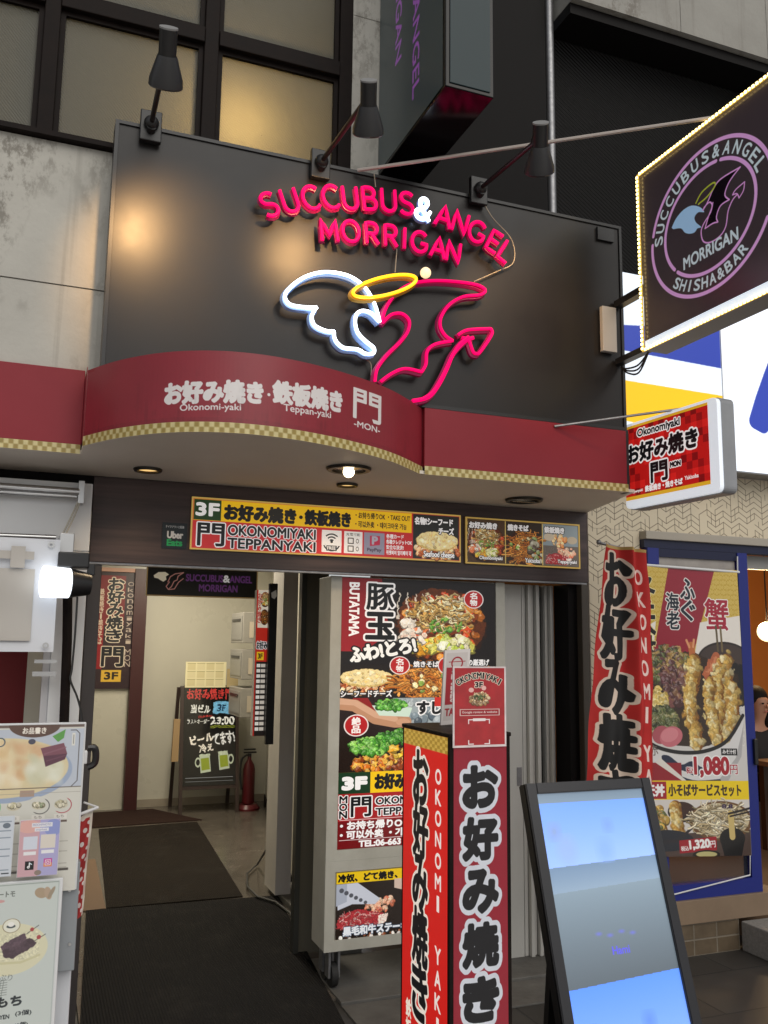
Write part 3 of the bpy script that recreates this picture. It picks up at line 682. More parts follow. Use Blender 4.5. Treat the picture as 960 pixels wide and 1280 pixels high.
def neon_letter(ch, cx, cz, h, ang, name, m, parent, mb):
    w, strokes = LET[ch]; ca, sa = math.cos(ang), math.sin(ang); t = thing_part = None
    b = MB(); g = MB()
    for st in strokes:
        pts = []
        st2 = []
        for p, q in zip(st, st[1:]):
            for k in range(3): st2.append((p[0]+(q[0]-p[0])*k/3, p[1]+(q[1]-p[1])*k/3))
        st2.append(st[-1])
        for x, z in st2:
            X_, Z_ = (x-w/2)*h, (z-.5)*h; pts.append((cx+X_*ca-Z_*sa, YN, cz+X_*sa+Z_*ca))
        b.tube(pts, .0085, 8); g.tube([(x, y+.016, z-.005) for x, y, z in pts], .0125, 6)
    o = b.build(name, m, parent, True); g.build('channel', mb, o, True)
def zz(x, y): return (300+x/2.6667, 200+y/2.6667)
def neon_word(root, word, centers, h):
    P = [onY(*zz(*c), YN) for c in centers]
    for i, ch in enumerate(word):
        a, b_ = P[max(0, i-1)], P[min(len(P)-1, i+1)]; ang = math.atan2(b_[2]-a[2], b_[0]-a[0])
        neon_letter(ch, P[i][0], P[i][2], h, ang, 'ampersand' if ch == '&' else 'letter', m_nwhite if ch == '&' else m_npink, root, m_nwb if ch == '&' else m_npb)
nl = thing('neon_lettering', 'arched row of pink neon letters with a white ampersand on the black board', 'neon sign', (1.4, 3.65, 3.55), 'neon signs on the black board')
neon_word(nl, 'SUCCUBUS&ANGEL', [(98, 148), (167, 134), (236, 125), (303, 122), (368, 126), (432, 128), (496, 134), (556, 144), (612, 163), (680, 186), (735, 208), (790, 238), (848, 272), (888, 306)], .106)
nl2 = thing('neon_lettering', 'shorter straight row of pink neon letters under the arched row', 'neon sign', (1.4, 3.65, 3.4), 'neon signs on the black board')
neon_word(nl2, 'MORRIGAN', [(297, 234), (370, 237), (440, 244), (503, 252), (549, 260), (598, 272), (662, 290), (712, 306)], .099)
nf = thing('neon_emblem', 'neon emblem of a white wing, yellow halo and pink bat wing with an arrow tail', 'neon sign', (1.6, 3.65, 3.0), 'neon signs on the black board')
def neon_path(name, pts, m, mb, k=5, closed=False, r=.0075, dy=0):
    P = [onY(*zz(*p), YN+dy) for p in smooth_path(pts, k, closed)]
    o = MB().tube(P, r, 8, closed).build(name, m, nf, True)
    MB().tube([(x-.006, y+.018, z-.010) for x, y, z in P], r*1.75, 6, closed).build('channel', mb, o, True)
def sharp(*segs):
    out = []
    for s_ in segs: out += [p for p in smooth_path(s_, 5)]
    return out
def neon_sharp(name, segs, m, mb, r=.0075, dy=0):
    P = [onY(*zz(*p), YN+dy) for p in sharp(*segs)]
    o = MB().tube(P, r, 8).build(name, m, nf, True)
    MB().tube([(x-.006, y+.018, z-.010) for x, y, z in P], r*1.75, 6).build('channel', mb, o, True)
neon_sharp('angel_wing', [[(466, 540), (452, 488), (428, 440), (395, 405), (350, 382), (285, 373), (225, 386), (178, 415), (150, 450), (165, 480), (210, 490), (256, 491)],
                    [(256, 491), (240, 518), (248, 550), (285, 569), (313, 571)], [(313, 571), (318, 600), (345, 625), (392, 631), (418, 645), (444, 644), (446, 626), (420, 604), (393, 575), (384, 540), (390, 512), (412, 502), (440, 512), (466, 540)]], m_nwhite, m_nwb)
a = math.radians(-13); halo = [(482+108*math.cos(t)*math.cos(a)-30*math.sin(t)*math.sin(a), 420+108*math.cos(t)*math.sin(a)+30*math.sin(t)*math.cos(a)) for t in [2*math.pi*i/28 for i in range(28)]]
neon_path('halo', halo, m_nyel, mat('amber silicone wall', (.4, .22, .02), .4), 2, True, dy=-.018)
neon_sharp('bat_wing', [[(474, 535), (488, 490), (520, 445), (570, 413), (640, 402), (720, 405), (790, 416), (818, 434), (800, 449), (745, 455), (700, 480), (672, 520), (668, 555), (685, 585), (710, 602)],
                   [(710, 602), (650, 614), (624, 638), (620, 680), (606, 706)], [(606, 706), (550, 695), (505, 712), (470, 738)]], m_npink, m_npb)
neon_sharp('bat_body', [[(476, 542), (505, 515), (540, 512), (564, 535), (560, 570), (535, 605), (490, 650), (458, 695), (450, 738)]], m_npink, m_npb)
neon_sharp('tail', [[(575, 803), (628, 790), (662, 750), (688, 700), (712, 645), (750, 604), (778, 592)]], m_npink, m_npb, .0095)
neon_sharp('tail', [[(600, 800), (640, 775), (672, 725), (700, 668), (728, 618), (762, 588)]], m_npink, m_npb, .0075, -.006)
neon_sharp('tail_tip', [[(728, 582), (760, 566), (836, 562)], [(836, 562), (840, 580), (812, 625), (795, 646)], [(795, 646), (778, 640), (762, 600), (740, 592)]], m_npink, m_npb)
# power leads and hanging wires of the neon
m_wire = mat('clear lead', (.35, .30, .22), .4)
for pts, lab in (([(800, 118), (840, 190), (905, 265), (912, 340), (860, 370), (780, 405)], 'pale lead looping from the right lamp bracket past the neon letter L'), ([(447, 45), (452, 90)], 'short pale lead above the neon letters C and B'),
            ([(523, 296), (517, 375)], 'thin lead between the lower neon letters and the yellow halo'), ([(415, 662), (436, 680), (437, 725)], 'thin lead under the white neon wing')):
    P = [onY(*zz(*p), 3.672) for p in smooth_path(pts, 5)]
    tag(MB().tube(P, .0028, 5).build('neon_lead', m_wire, None, True), lab, 'cable', 'leads of the neon sign')
# the bare bulb above the halo
P = onY(532, 341, 3.60); bb = thing('bare_bulb', 'small clear glowing bulb beside the yellow neon halo', 'bulb', tuple(P))
MB().ball(P, .026).build('glass', mat('glowing clear bulb', (1, .8, .5), .15, emit=.9, ecol=(1, .74, .42)), bb, True)
MB().cyl(Vector(P)+Vector((0, .02, 0)), Vector((P[0], 3.699, P[2])), .012).build('socket', m_plastic, bb, True)

# ------------------------------------------------------------------ food painters for the printed photographs
def okonomi(c, cx, cy, rx, ry, seed=0, rim=True):
    if rim: c.ell(cx, cy+ry*.06, rx, ry, '2a1408'); c.ell(cx, cy, rx*.96, ry*.93, '5a2a10')
    s_ = min(rx, ry)
    c.blobs(in_ell(cx, cy, rx*.92, ry*.88), int(150), s_*.10, ['8a3c14', 'b86420', '6a2a0e', 'd9882c', 'c7451e'], seed)
    for k in range(3): c.blobs(in_ell(cx-rx*.45+k*rx*.42, cy+ry*.55, rx*.22, ry*.22), 14, s_*.13, ['e8a024', 'f2c53e', 'd8d060'], seed+k+20)
    c.blobs(in_ell(cx+rx*.28, cy+ry*.55, rx*.3, ry*.25), 24, s_*.10, ['b8c84c', 'e6e09a', 'f1e7c0'], seed+9)
    c.blobs(in_ell(cx-rx*.6, cy+ry*.2, rx*.28, ry*.3), 16, s_*.12, ['e9c9b4', 'e07848', 'f0e2d0'], seed+12)
    for k in range(9): c.line([(cx-rx*.9+k*rx*.16, cy-ry*.75), (cx-rx*.95+k*rx*.2, cy-ry*.1)], s_*.028, 'efe4d2', .85)
    c.strands(in_ell(cx, cy-ry*.28, rx*.62, ry*.48), 210, s_*.22, s_*.04, ['e0c488', 'd0a860', 'ecdcb0', 'c89a50', 'a88040'], seed+2)
    c.blobs(in_ell(cx+rx*.05, cy+ry*.05, rx*.45, ry*.2), 40, s_*.04, ['5f9a2c', '3d7a20', '86b84a'], seed+3)
    c.warp(cx-rx, cy-ry, cx+rx, cy+ry, s_*.035, s_*.10, seed, .2)
def noodles(c, x0, y0, x1, y1, n=110, seed=0, pal=('c87a2c', 'e09a48', 'a85c1c', 'd88834')):
    w = x1-x0; c.ell((x0+x1)/2, (y0+y1)/2, w*.52, (y1-y0)*.52, '3a1a0a')
    c.strands(in_ell((x0+x1)/2, (y0+y1)/2, w*.46, (y1-y0)*.44), n, w*.35, w*.026, list(pal), seed, 1.6)
    c.blobs(in_ell((x0+x1)/2, (y0+y1)/2, w*.4, (y1-y0)*.36), 12, w*.05, ['e8d8a0', '7a3c18', '8aa84a'], seed+1); c.warp(x0, y0, x1, y1, w*.012, w*.04, seed, .2)
def cheese(c, cx, cy, rx, ry, seed=0):
    s_ = min(rx, ry)
    c.blobs(in_ell(cx, cy+ry*.45, rx, ry*.55), 90, s_*.16, ['d8884c', 'e8b078', 'b85a28', 'f0d0a0', 'a04a20'], seed)
    c.ell(cx, cy-ry*.15, rx*.98, ry*.62, 'c8a860'); c.ell(cx, cy-ry*.2, rx*.95, ry*.56, 'e6d196')
    c.blobs(in_ell(cx, cy-ry*.2, rx*.85, ry*.45), 60, s_*.10, ['ecd9a4', 'e0c684', 'f3e6bc', 'd8b870'], seed+2, shade=.85, hi=.3); c.warp(cx-rx, cy-ry, cx+rx, cy+ry, s_*.04, s_*.16, seed, .12)
def meat(c, x0, y0, x1, y1, seed=0):
    w, h = x1-x0, y1-y0
    c.blobs(in_rect(x0+w*.45, y0, x1, y0+h*.5), 40, h*.10, ['e8a888', 'd87858', 'f0c8a8'], seed, shade=.7)
    c.poly([(x0, y0+h*.75), (x0+w*.08, y0+h*.45), (x0+w*.35, y0+h*.3), (x0+w*.8, y0+h*.52), (x0+w*.86, y0+h*.8), (x0+w*.7, y0+h), (x0+w*.02, y0+h*.95)], 'a83238')
    c.strands(in_rect(x0+w*.06, y0+h*.45, x0+w*.74, y0+h*.95), 70, w*.10, h*.022, ['e8a8a0', 'd87070', 'c04848', 'f0c8c0'], seed+1)
    c.poly([(x0+w*.72, y0+h*.6), (x0+w*.9, y0+h*.55), (x0+w*.86, y0+h*.85), (x0+w*.72, y0+h*.98)], 'f0d8cc'); c.warp(x0, y0, x1, y1, h*.02, h*.07, seed, .3)
def tempura(c, pts, r, seed=0, pal=('e0bc66', 'ecd28c', 'd2a64c', 'be8a38', 'f2e0ac')):
    P = smooth_path(pts, 8); rs = np.random.RandomState(seed)
    def f(rs2): p = P[rs2.randint(len(P))]; return p[0]+rs2.randn()*r*.42, p[1]+rs2.randn()*r*.35
    q = np.array(P); c.line(q+[r*.22, 0], r*1.6, '7a4c1a'); c.line(q, r*1.35, 'c09444'); c.line(q-[r*.12, 0], r*.95, 'd8b45e')
    for p in P:
        for k in range(5):
            t = rs.randn()*.36; rr = r*(.22+.26*rs.rand()); col = rgb(pal[rs.randint(len(pal))])*(1.02-.28*max(0, t)-.1*rs.rand())
            x, y = p[0]+t*r*1.15, p[1]+rs.randn()*r*.3
            c.ell(x+rr*.15, y+rr*.3, rr, rr*.7, np.clip(col*.72, 0, 1), rs.rand()*3, 4, .7); c.ell(x, y, rr*.85, rr*.6, np.clip(col, 0, 1), rs.rand()*3, 3, .9); c.ell(x-rr*.3, y-rr*.25, rr*.35, rr*.2, np.clip(col+.16, 0, 1), rs.rand()*3, 3, .7)
def seal(c, cx, cy, r, t):
    c.ell(cx, cy, r, r, 'e8dcd8'); c.ell(cx, cy, r*.90, r*.90, 'b01e22')
    h = r*.72
    for i, ch in enumerate(t): c.text(ch, cx-h*.48, cy-h+i*h*1.05, cx+h*.48, cy-h+i*h*1.05+h*.92, 'f2ece8', bold=r*.03)
BLK, WHT = '121214', 'efeceb'

# ------------------------------------------------------------------ signs on the lintel
def panel_sign(name, label, cat, quad, Yf, depth, cv, m, mframe, fw=.0, group=None, parent_part='print'):
    tl, tr, br, bl = [onY(x, y, Yf) for x, y in quad]
    x0 = (tl[0]+bl[0])/2; x1 = (tr[0]+br[0])/2; z1 = (tl[2]+tr[2])/2; z0 = (bl[2]+br[2])/2
    t = thing(name, label, cat, ((x0+x1)/2, Yf+depth, z0), group)
    bx('backing', x0, x1, Yf+.002, Yf+depth, z0, z1, mframe, t, .002)
    sheet(parent_part, cv, (x0+fw, Yf, z1-fw), (x1-x0-2*fw, 0, 0), (0, 0, -(z1-z0-2*fw)), m, t)
    return t, (x0, x1, z0, z1)
c = Cv(1040, 190, 'c9a655', 1.0)
c.rect(6, 6, 1034, 184, 'c02a2c'); c.rect(8, 7, 832, 84, 'f0bd16')
c.rect(9, 8, 104, 82, '1d3a1c'); c.text('3F', 18, 22, 96, 66, WHT, bold=3)
c.text('お好み焼き', 118, 22, 375, 76, BLK, bold=4); c.ell(395, 50, 7, 7, BLK); c.text('鉄板焼き', 412, 22, 585, 76, BLK, bold=3.6)
c.text('・お持ち帰りOK ・TAKE OUT', 606, 16, 826, 40, '2a2010', bold=.7); c.text('・可以外卖 ・테이크아웃 가능', 606, 50, 812, 74, '2a2010', bold=.7)
c.text('門', 26, 94, 118, 174, BLK, bold=2.2, out=WHT, ow=4)
c.text('OKONOMIYAKI', 132, 95, 452, 132, BLK, bold=1.6, out=WHT, ow=3); c.text('TEPPANYAKI', 132, 143, 452, 178, BLK, bold=1.6, out=WHT, ow=3)
for x0, x1 in ((476, 552), (562, 634)):
    c.rect(x0, 92, x1, 176, 'e8e2dc')
for r in (34, 23, 12): c.ell(514, 138, r, r, '1a1a1a', ring=5)
c.rect(476, 138, 552, 150, 'e8e2dc'); c.poly([(476, 100), (514, 138), (476, 150)], 'e8e2dc'); c.poly([(552, 100), (514, 138), (552, 150)], 'e8e2dc'); c.ell(514, 136, 5, 5, '1a1a1a')
c.rect(494, 150, 534, 170, '333333'); c.text('FREE', 498, 154, 530, 166, 'e8e2dc', bold=.8)
c.text('充電可能', 570, 98, 626, 110, '333333', bold=.4)
for yy in (116, 146):
    c.rect(576, yy, 600, yy+24, '55504c'); c.rect(580, yy+4, 596, yy+20, 'e8e2dc'); c.ell(614, yy+12, 6, 9, '55504c', ring=2)
c.rect(640, 92, 722, 176, '8e8a9a'); c.poly([(664, 104), (704, 104), (704, 138), (664, 144)], 'b52a48'); c.text('P', 674, 108, 694, 136, 'a8a4b0', bold=2.5); c.text('PayPay', 654, 152, 710, 168, '4a3a4a', bold=.9)
for k, t_ in enumerate(('各種カード', '各種クレジットOK', '安全な決済!', '위챗페이 알리페이 可')): c.text(t_, 730, 94+k*21, (800, 834, 800, 832)[k], 111+k*21, WHT, bold=.9)
c.rect(838, 8, 1032, 182, '262624'); cheese(c, 940, 120, 92, 62, 4)
c.text('名物!シーフード', 846, 20, 1006, 48, WHT, bold=1.6, out='101010', ow=3); c.text('チーズ', 946, 56, 1010, 82, WHT, bold=1.6, out='101010', ow=3); c.text('Seafood cheese', 884, 152, 1012, 174, WHT, bold=1, out='101010', ow=2)
panel_sign('menu_sign', 'long yellow and red menu sign with a cheese dish photo on the lintel board', 'sign', ((240, 620), (576, 644.5), (576, 703), (237, 686.5)), 4.332, .018, c, print_mat(.42, .3), m_gold)  # emission puts the brightness from the downlights into this unlit print
c = Cv(528, 214, 'c9a655', 1.3)
c.rect(8, 7, 521, 207, '3a2c20')
for k in range(3): c.rect(9+k*171, 9, 176+k*171, 205, ('4a3420', '30241a', '8a9498')[k])
okonomi(c, 92, 112, 84, 90, 2); noodles(c, 186, 50, 346, 205, 150, 6); c.blobs(in_rect(290, 70, 345, 200), 26, 14, ['5a4a3a', 'b0a890', '8a9a5a'], 3)
c.rect(352, 110, 519, 205, '6a6058'); meat(c, 362, 120, 500, 200, 8); c.blobs(in_ell(430, 85, 34, 28), 30, 11, ['e8a860', 'd88848', 'f0c890'], 5); c.ell(380, 70, 24, 18, 'c8b8a0'); c.ell(490, 80, 24, 18, 'b8a890')
c.rect(176, 9, 180, 205, 'd8bb68'); c.rect(347, 9, 351, 205, 'd8bb68')
for t_, x0, x1 in (('お好み焼き', 18, 140), ('焼きそば', 190, 284), ('鉄板焼き', 360, 452)): c.text(t_, x0, 22, x1, 50, WHT, bold=2, out='1a1208', ow=3)
for t_, x0, x1 in (('Okonomiyaki', 62, 164), ('Yakisoba', 268, 336), ('Teppanyaki', 420, 510)): c.text(t_, x0, 176, x1, 196, WHT, bold=1, out='1a1208', ow=2)
panel_sign('photo_menu_sign', 'gold framed sign of three food photos at the right end of the lintel board', 'sign', ((582, 645.5), (725, 656), (725, 711.3), (581.6, 704)), 4.332, .018, c, print_mat(.30, .3), m_gold)  # glow added to the print in place of downlight falling on it
c = Cv(100, 110, '142026', 1.4); c.text('テイクアウトと配達', 14, 12, 88, 23, 'c8ccd0', bold=.5); c.text('Uber', 22, 38, 84, 66, 'e8e8e8', bold=2); c.text('Eats', 22, 72, 82, 98, '1fae62', bold=2)
panel_sign('delivery_sticker', 'small dark square delivery sticker with white and green words left of the menu sign', 'sticker', ((203, 652), (234, 655), (233, 687), (202, 684.5)), 4.346, .0035, c, print_mat(0, .35), m_plastic)

# ------------------------------------------------------------------ wheeled poster cabinet beside the entrance
cb = thing('poster_cabinet', 'cream wheeled poster cabinet with two food posters standing in front of the shutters', 'cabinet', (1.9, 4.6, .022))
b = MB(); b.box(1.422, 2.44, 4.432, 4.63, .205, 2.052, .004); b.build('body', m_offwhite, cb)
b = MB(); b.box(1.422, 1.480, 4.418, 4.431, .63, 2.052); b.box(2.384, 2.44, 4.418, 4.431, .63, 2.052); b.box(1.480, 2.384, 4.418, 4.431, .63, .682); b.build('upper_frame', m_offwhite, cb); frame_mb(1.422, 2.44, .205, .6295, 4.418, 4.431, .052).build('lower_frame', m_offwhite, cb)
for x in (1.49, 2.36):
    for y in (4.485, 4.585):
        w_ = MB().cyl((x-.016, y, .080), (x+.016, y, .080), .057, n=20).build('caster', m_rubber, cb, True)
        b = MB(); b.box(x-.03, x-.019, y-.03, y+.03, .07, .195); b.box(x+.019, x+.03, y-.03, y+.03, .07, .195); b.box(x-.04, x+.04, y-.045, y+.045, .195, .2045); b.build('fork', m_dullsteel, w_)
# upper poster: units are quarter photo pixels
c = Cv(770, 1430, '1a1412', .95)
for k in range(40): c.rect(0, k*10, 960, k*10+10.5, (rgb('7a141c')*(1-k/60)+rgb('a02028')*(k/60)))
c.poly([(190, 0), (960, 0), (960, 470), (0, 470), (60, 440), (230, 300)], '161011')
okonomi(c, 490, 240, 235, 215, 11)
c.text('BUTATAMA', -85, 150, 205, 195, WHT, bold=2.5, ang=math.pi/2)
c.text('豚', 120, 30, 250, 170, BLK, bold=4, out=WHT, ow=9); c.text('玉', 120, 190, 250, 330, BLK, bold=7, out=WHT, ow=9)
c.text('ふわ!とろ!', 40, 352, 360, 430, 'f1efe9', bold=5, out='151515', ow=8, ang=-.2)
c.rect(0, 470, 960, 650, '1a1310'); cheese(c, 125, 555, 128, 78, 3)
noodles(c, 260, 475, 560, 655, 190, 2); noodles(c, 590, 475, 780, 655, 120, 5, ('a86838', 'c88848', '7a4420'))
c.text('シーフードチーズ', 4, 610, 245, 645, WHT, bold=1.5, out='101010', ow=5)
c.text('焼きそば', 350, 452, 475, 485, WHT, bold=1.5, out='101010', ow=5); c.text('の厳選げ', 625, 440, 735, 475, WHT, bold=1.5, out='101010', ow=5)
c.rect(0, 650, 960, 850, '241614'); c.poly([(250, 652), (960, 652), (960, 790), (250, 790)], '9aa4a6'); c.blobs(in_rect(260, 655, 900, 780), 40, 30, ['aab4b8', '7a8890', 'c0c8c8', '54606a'], 12, shade=.8)
c.poly([(60, 650), (130, 650), (180, 740), (60, 720)], '8a1a1c')
c.line([(0, 680), (70, 690), (170, 760), (260, 780), (310, 780)], 62, 'b98868'); c.line([(0, 668), (70, 675), (170, 742), (260, 765)], 30, 'cfa284'); c.ell(300, 782, 34, 20, 'c89878')
c.poly([(150, 690), (345, 705), (330, 755), (185, 745)], 'c8dccb'); c.blobs(in_ell(240, 690, 72, 26), 90, 12, ['3f8a24', '2f6e1c', '5aa63a', '7cc04c'], 4)
c.text('すじ', 370, 675, 490, 740, BLK, bold=4, out=WHT, ow=7); c.rect(455, 650, 500, 700, 'c82a24')
c.rect(0, 850, 960, 1050, '20140e'); c.blobs(in_rect(70, 960, 560, 1040), 90, 20, ['d88a28', 'c0641c', 'e8b048', '8a3a14'], 6)
c.blobs(in_ell(150, 905, 100, 42), 130, 15, ['4c9a2c', '3a7e22', '74b848', '9ad060'], 7); c.blobs(in_ell(300, 860, 130, 34), 120, 14, ['3f8a24', '64a83c', '2c6a1a'], 8); c.blobs(in_rect(240, 900, 420, 970), 30, 18, ['e8a020', 'f0c040'], 9); c.warp(0, 860, 770, 1040, 5, 14, 4, .2); c.warp(190, 655, 345, 700, 4, 12, 4, .2)
seal(c, 655, 98, 52, '名物'); seal(c, 282, 475, 50, '名物'); seal(c, 520, 475, 50, '名物'); seal(c, 78, 795, 58, '絶品')
c.rect(0, 1040, 960, 1150, 'f0c214'); c.rect(0, 1040, 148, 1150, '17361f'); c.text('3F', 22, 1068, 128, 1126, WHT, bold=7)
c.text('お好み焼き・鉄板焼き', 172, 1055, 640, 1132, BLK, bold=5)
c.rect(0, 1150, 960, 1430, 'a01c1e'); c.rect(0, 1290, 960, 1430, '6e1014')
c.text('MON', 8, 1160, 42, 1275, BLK, bold=2, out=WHT, ow=4, vert=True); c.text('門', 62, 1170, 152, 1268, BLK, bold=3, out=WHT, ow=6)
c.text('OKONOMIYAKI', 176, 1176, 520, 1212, BLK, bold=2, out=WHT, ow=5); c.text('TEPPANYAKI', 176, 1232, 500, 1268, BLK, bold=2, out=WHT, ow=5)
c.rect(8, 1282, 900, 1285, 'e0d0d0'); c.rect(8, 1384, 900, 1387, 'e0d0d0')
c.text('・お持ち帰りOK', 14, 1292, 330, 1334, WHT, bold=2.5); c.text('・可以外卖 ・가져가기', 14, 1340, 420, 1380, WHT, bold=2.5); c.text('TEL:06-6631-', 100, 1394, 330, 1424, WHT, bold=2.5)
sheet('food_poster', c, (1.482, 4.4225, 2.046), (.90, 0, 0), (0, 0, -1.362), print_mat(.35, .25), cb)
c = Cv(955, 340, '201816', .6)
c.rect(0, 0, 955, 58, 'e8c21a'); c.text('冷奴、どて焼き、から揚げ', 12, 12, 560, 50, BLK, bold=3.2); c.text('その他一品料理', 600, 12, 930, 50, BLK, bold=3.2)
c.rect(0, 58, 955, 300, '2c2420'); meat(c, 400, 130, 900, 300, 17); meat(c, 6, 150, 330, 290, 14)
c.poly([(0, 60), (120, 58), (250, 150), (220, 175), (90, 165), (10, 190)], 'c6cad6'); c.poly([(0, 60), (60, 60), (60, 150), (0, 170)], 'a8aebc')
for k in range(6): c.ell(30+k*27, 92+k*14, 13-k*.6, 12-k*.6, '54565e')
c.poly([(330, 54), (400, 54), (400, 120), (330, 100)], 'd0b8a8')
c.rect(0, 290, 955, 340, '241a14'); c.blobs(in_rect(0, 320, 955, 340), 70, 9, ['e8e0d8', '8a4a2a', '2a201a'], 3); c.text('黒毛和牛ステーキ', 44, 278, 410, 322, 'e8ecf2', bold=3, out='34445a', ow=4)
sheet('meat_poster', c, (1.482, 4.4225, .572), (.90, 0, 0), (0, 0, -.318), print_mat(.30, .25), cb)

# ------------------------------------------------------------------ folded shutters
m_shut = mat('pale shutter metal', (.55, .54, .51), .45, .2, noise=((4, 4, 1), .25, (.46, .45, .42)))
def shutter(x0, x1, label):
    t = thing('folded_shutter', label, 'shutter', ((x0+x1)/2, 4.55, .022), 'folded shutters at the right of the entrance')
    bx('back_plate', x0, x1, 4.56, 4.59, .0225, 2.0545, m_shut, t)
    n = max(3, int((x1-x0)/.026)); w = (x1-x0)/n; rs = np.random.RandomState(int(x0*100)); b = MB()
    for i in range(n):
        d = .012+.028*(i % 2)+.006*rs.rand(); b.box(x0+i*w+.001, x0+(i+1)*w-.003, 4.559-d, 4.559, .0225, 2.0545, .004)
    b.build('slats', m_shut, t)
    return t
bx0 = thing('shutter_guide_panel', 'flat pale metal guide panel with a small latch between the poster cabinet and the shutters', 'panel', (2.54, 4.55, .022))
bx('panel', 2.455, 2.615, 4.54, 4.59, .0225, 2.0545, m_shut, bx0, .003)
bx('latch_plate', 2.575, 2.605, 4.534, 4.5395, .93, 1.03, m_dullsteel, bx0, .002)
shutter(2.618, 2.725, 'pale ribbed folded shutter left of the dark gap'); shutter(2.772, 2.838, 'pale ribbed folded shutter next to the bronze end post')
bx('gap_backing', 2.44, 2.838, 4.60, 4.62, .0225, 2.0545, m_clad, lin_)

# ------------------------------------------------------------------ square red advertising tower
tw = thing('advertising_tower', 'tall square red light box tower with big black brush letters before the poster cabinet', 'sign', (1.23, 2.55, 0))
X0, X1, Y0, Y1, TZ = 1.131, 1.326, 2.378, 2.728, 1.45
bx('core', X0+.004, X1-.004, Y0+.004, Y1-.004, .02, TZ-.004, m_plastic, tw)
b = MB()
for x in (X0, X1-.012):
    for y in (Y0, Y1-.012): b.box(x, x+.012, y, y+.012, .02, TZ-.0125)
b.box(X0-.004, X1+.004, Y0-.004, Y1+.004, TZ-.012, TZ, .003); b.box(X0-.004, X1+.004, Y0-.004, Y1+.004, 0, .0195, .003)
b.build('edge_frame', m_darkframe, tw)
# left face: from the far edge (left in the photo) to the near edge
c = Cv(234, 960, 'd3201a', 1.35)
c.rect(0, 0, 234, 32, 'c8a84e')
for i in range(18):
    for j in range(5):
        if (i+j) % 2: c.rect(i*13, j*6.4, i*13+13, j*6.4+6.4, 'a8832c')
c.text('お好み焼き', 58, 42, 134, 560, BLK, bold=4.5, out='efe6d8', ow=6, vert=True, gap=.0)
c.text('OKONOMI', 174, 60, 202, 340, 'f4e8e0', bold=1.3, vert=True, gap=.3); c.text('YAKI', 174, 394, 202, 564, 'f4e8e0', bold=1.3, vert=True, gap=.3)
c.text('鉄板焼き・焼きそば', 24, 540, 52, 880, 'f2ead8', bold=1.5, vert=True, gap=.1); c.text('テイクアウトOK', 84, 590, 110, 880, 'f2ead8', bold=1, vert=True)
sheet('lit_face', c, (X0-.001, Y1-.012, TZ-.013), (0, -(Y1-Y0-.024), 0), (0, 0, -1.415), print_mat(.55, .35), tw)
c = Cv(232, 1480, '8e2130', 1.1)
ch = 'お好み焼き'
for i, k in enumerate(ch):
    y = 90+i*150; c.text(k, 46, y, 186, y+110, '17171b', bold=9, out='c9cdd6', ow=14)
c.text('鉄板焼き', 72, 880, 160, 1300, '17171b', bold=7, out='c9cdd6', ow=12, vert=True)
c.grain(.03, 30)
sheet('front_face', c, (X0+.012, Y0-.001, TZ-.013), (X1-X0-.024, 0, 0), (0, 0, -1.415), print_mat(.12, .35), tw)
# the two cards on top of the tower
c = Cv(270, 415, 'dccfcf', 2.2); c.rect(8, 8, 262, 404, 'a8242a'); c.grain(.1, 40)
for i, q_ in enumerate('OKONOMIYAKI'):
    t_ = (i-5)/5; c.text(q_, 133+t_*105-11, 46+t_*t_*34-14, 133+t_*105+11, 46+t_*t_*34+16, BLK, bold=1.6, out='e8dcc8', ow=2.5, ang=t_*.5) if q_ != 'I' else c.text(q_, 133+t_*105-3, 46+t_*t_*34-14, 133+t_*105+3, 46+t_*t_*34+16, BLK, bold=1.6, out='e8dcc8', ow=2.5, ang=t_*.5)
c.text('3F', 112, 82, 150, 108, BLK, bold=2, out='f0d8c8', ow=3)
c.ell(92, 122, 13, 12, 'e8b8b0'); c.ell(156, 112, 12, 12, 'e8b8b0')
c.blobs(in_ell(135, 168, 52, 32), 90, 8, ['c8a878', 'b08858', 'e0c8a0', '8a6a48'], 3); c.blobs(in_ell(135, 158, 30, 14), 26, 6, ['4a5a2c', '6a7a3a', '3a4420'], 5)
c.rect(34, 220, 236, 254, 'e0c8c4'); c.rect(38, 223, 232, 251, '9a1e26'); c.text('Google review & website', 46, 230, 224, 245, 'e0c8c4', bold=.4)
for x0 in (76, 158):
    for y0 in (272, 378): c.rect(x0, y0 if y0 < 300 else y0+18, x0+28, (y0 if y0 < 300 else y0+18)+5, 'efe6e6')
    c.rect(x0 if x0 < 100 else x0+23, 272, x0+5 if x0 < 100 else x0+28, 296, 'efe6e6'); c.rect(x0 if x0 < 100 else x0+23, 378, x0+5 if x0 < 100 else x0+28, 401, 'efe6e6')
c.rect(100, 268, 164, 282, 'efe6e6')
cd = thing('laminated_card', 'red laminated card with an arched heading taped to the front of the tower top', 'card', (1.24, 2.37, 1.40))
P = [onY(x, y, 2.372) for x, y in ((566, 833), (632, 833.5), (631, 937), (565, 935))]
sheet('print', c, (P[0][0], 2.371, P[0][2]), (P[1][0]-P[0][0], 0, 0), (0, 0, P[3][2]-P[0][2]), print_mat(.04, .2, .5), cd)
bx('backing', P[0][0], P[1][0], 2.3715, 2.3745, P[3][2], P[0][2], mat('white card', (.6, .57, .55), .5), cd)
c = Cv(130, 380, 'd6cfcb', 1.3); c.rect(10, 16, 118, 360, 'c8c0bc'); c.rect(14, 90, 114, 280, 'a02430'); c.ell(66, 70, 30, 34, 'a02430', ring=7); c.text('TAKE', 18, 300, 100, 336, 'a02430', bold=2); c.rect(24, 60, 108, 64, 'a02430')
c.text('3F OKONO', 40, 110, 90, 270, 'd8c8c4', bold=1, vert=True)
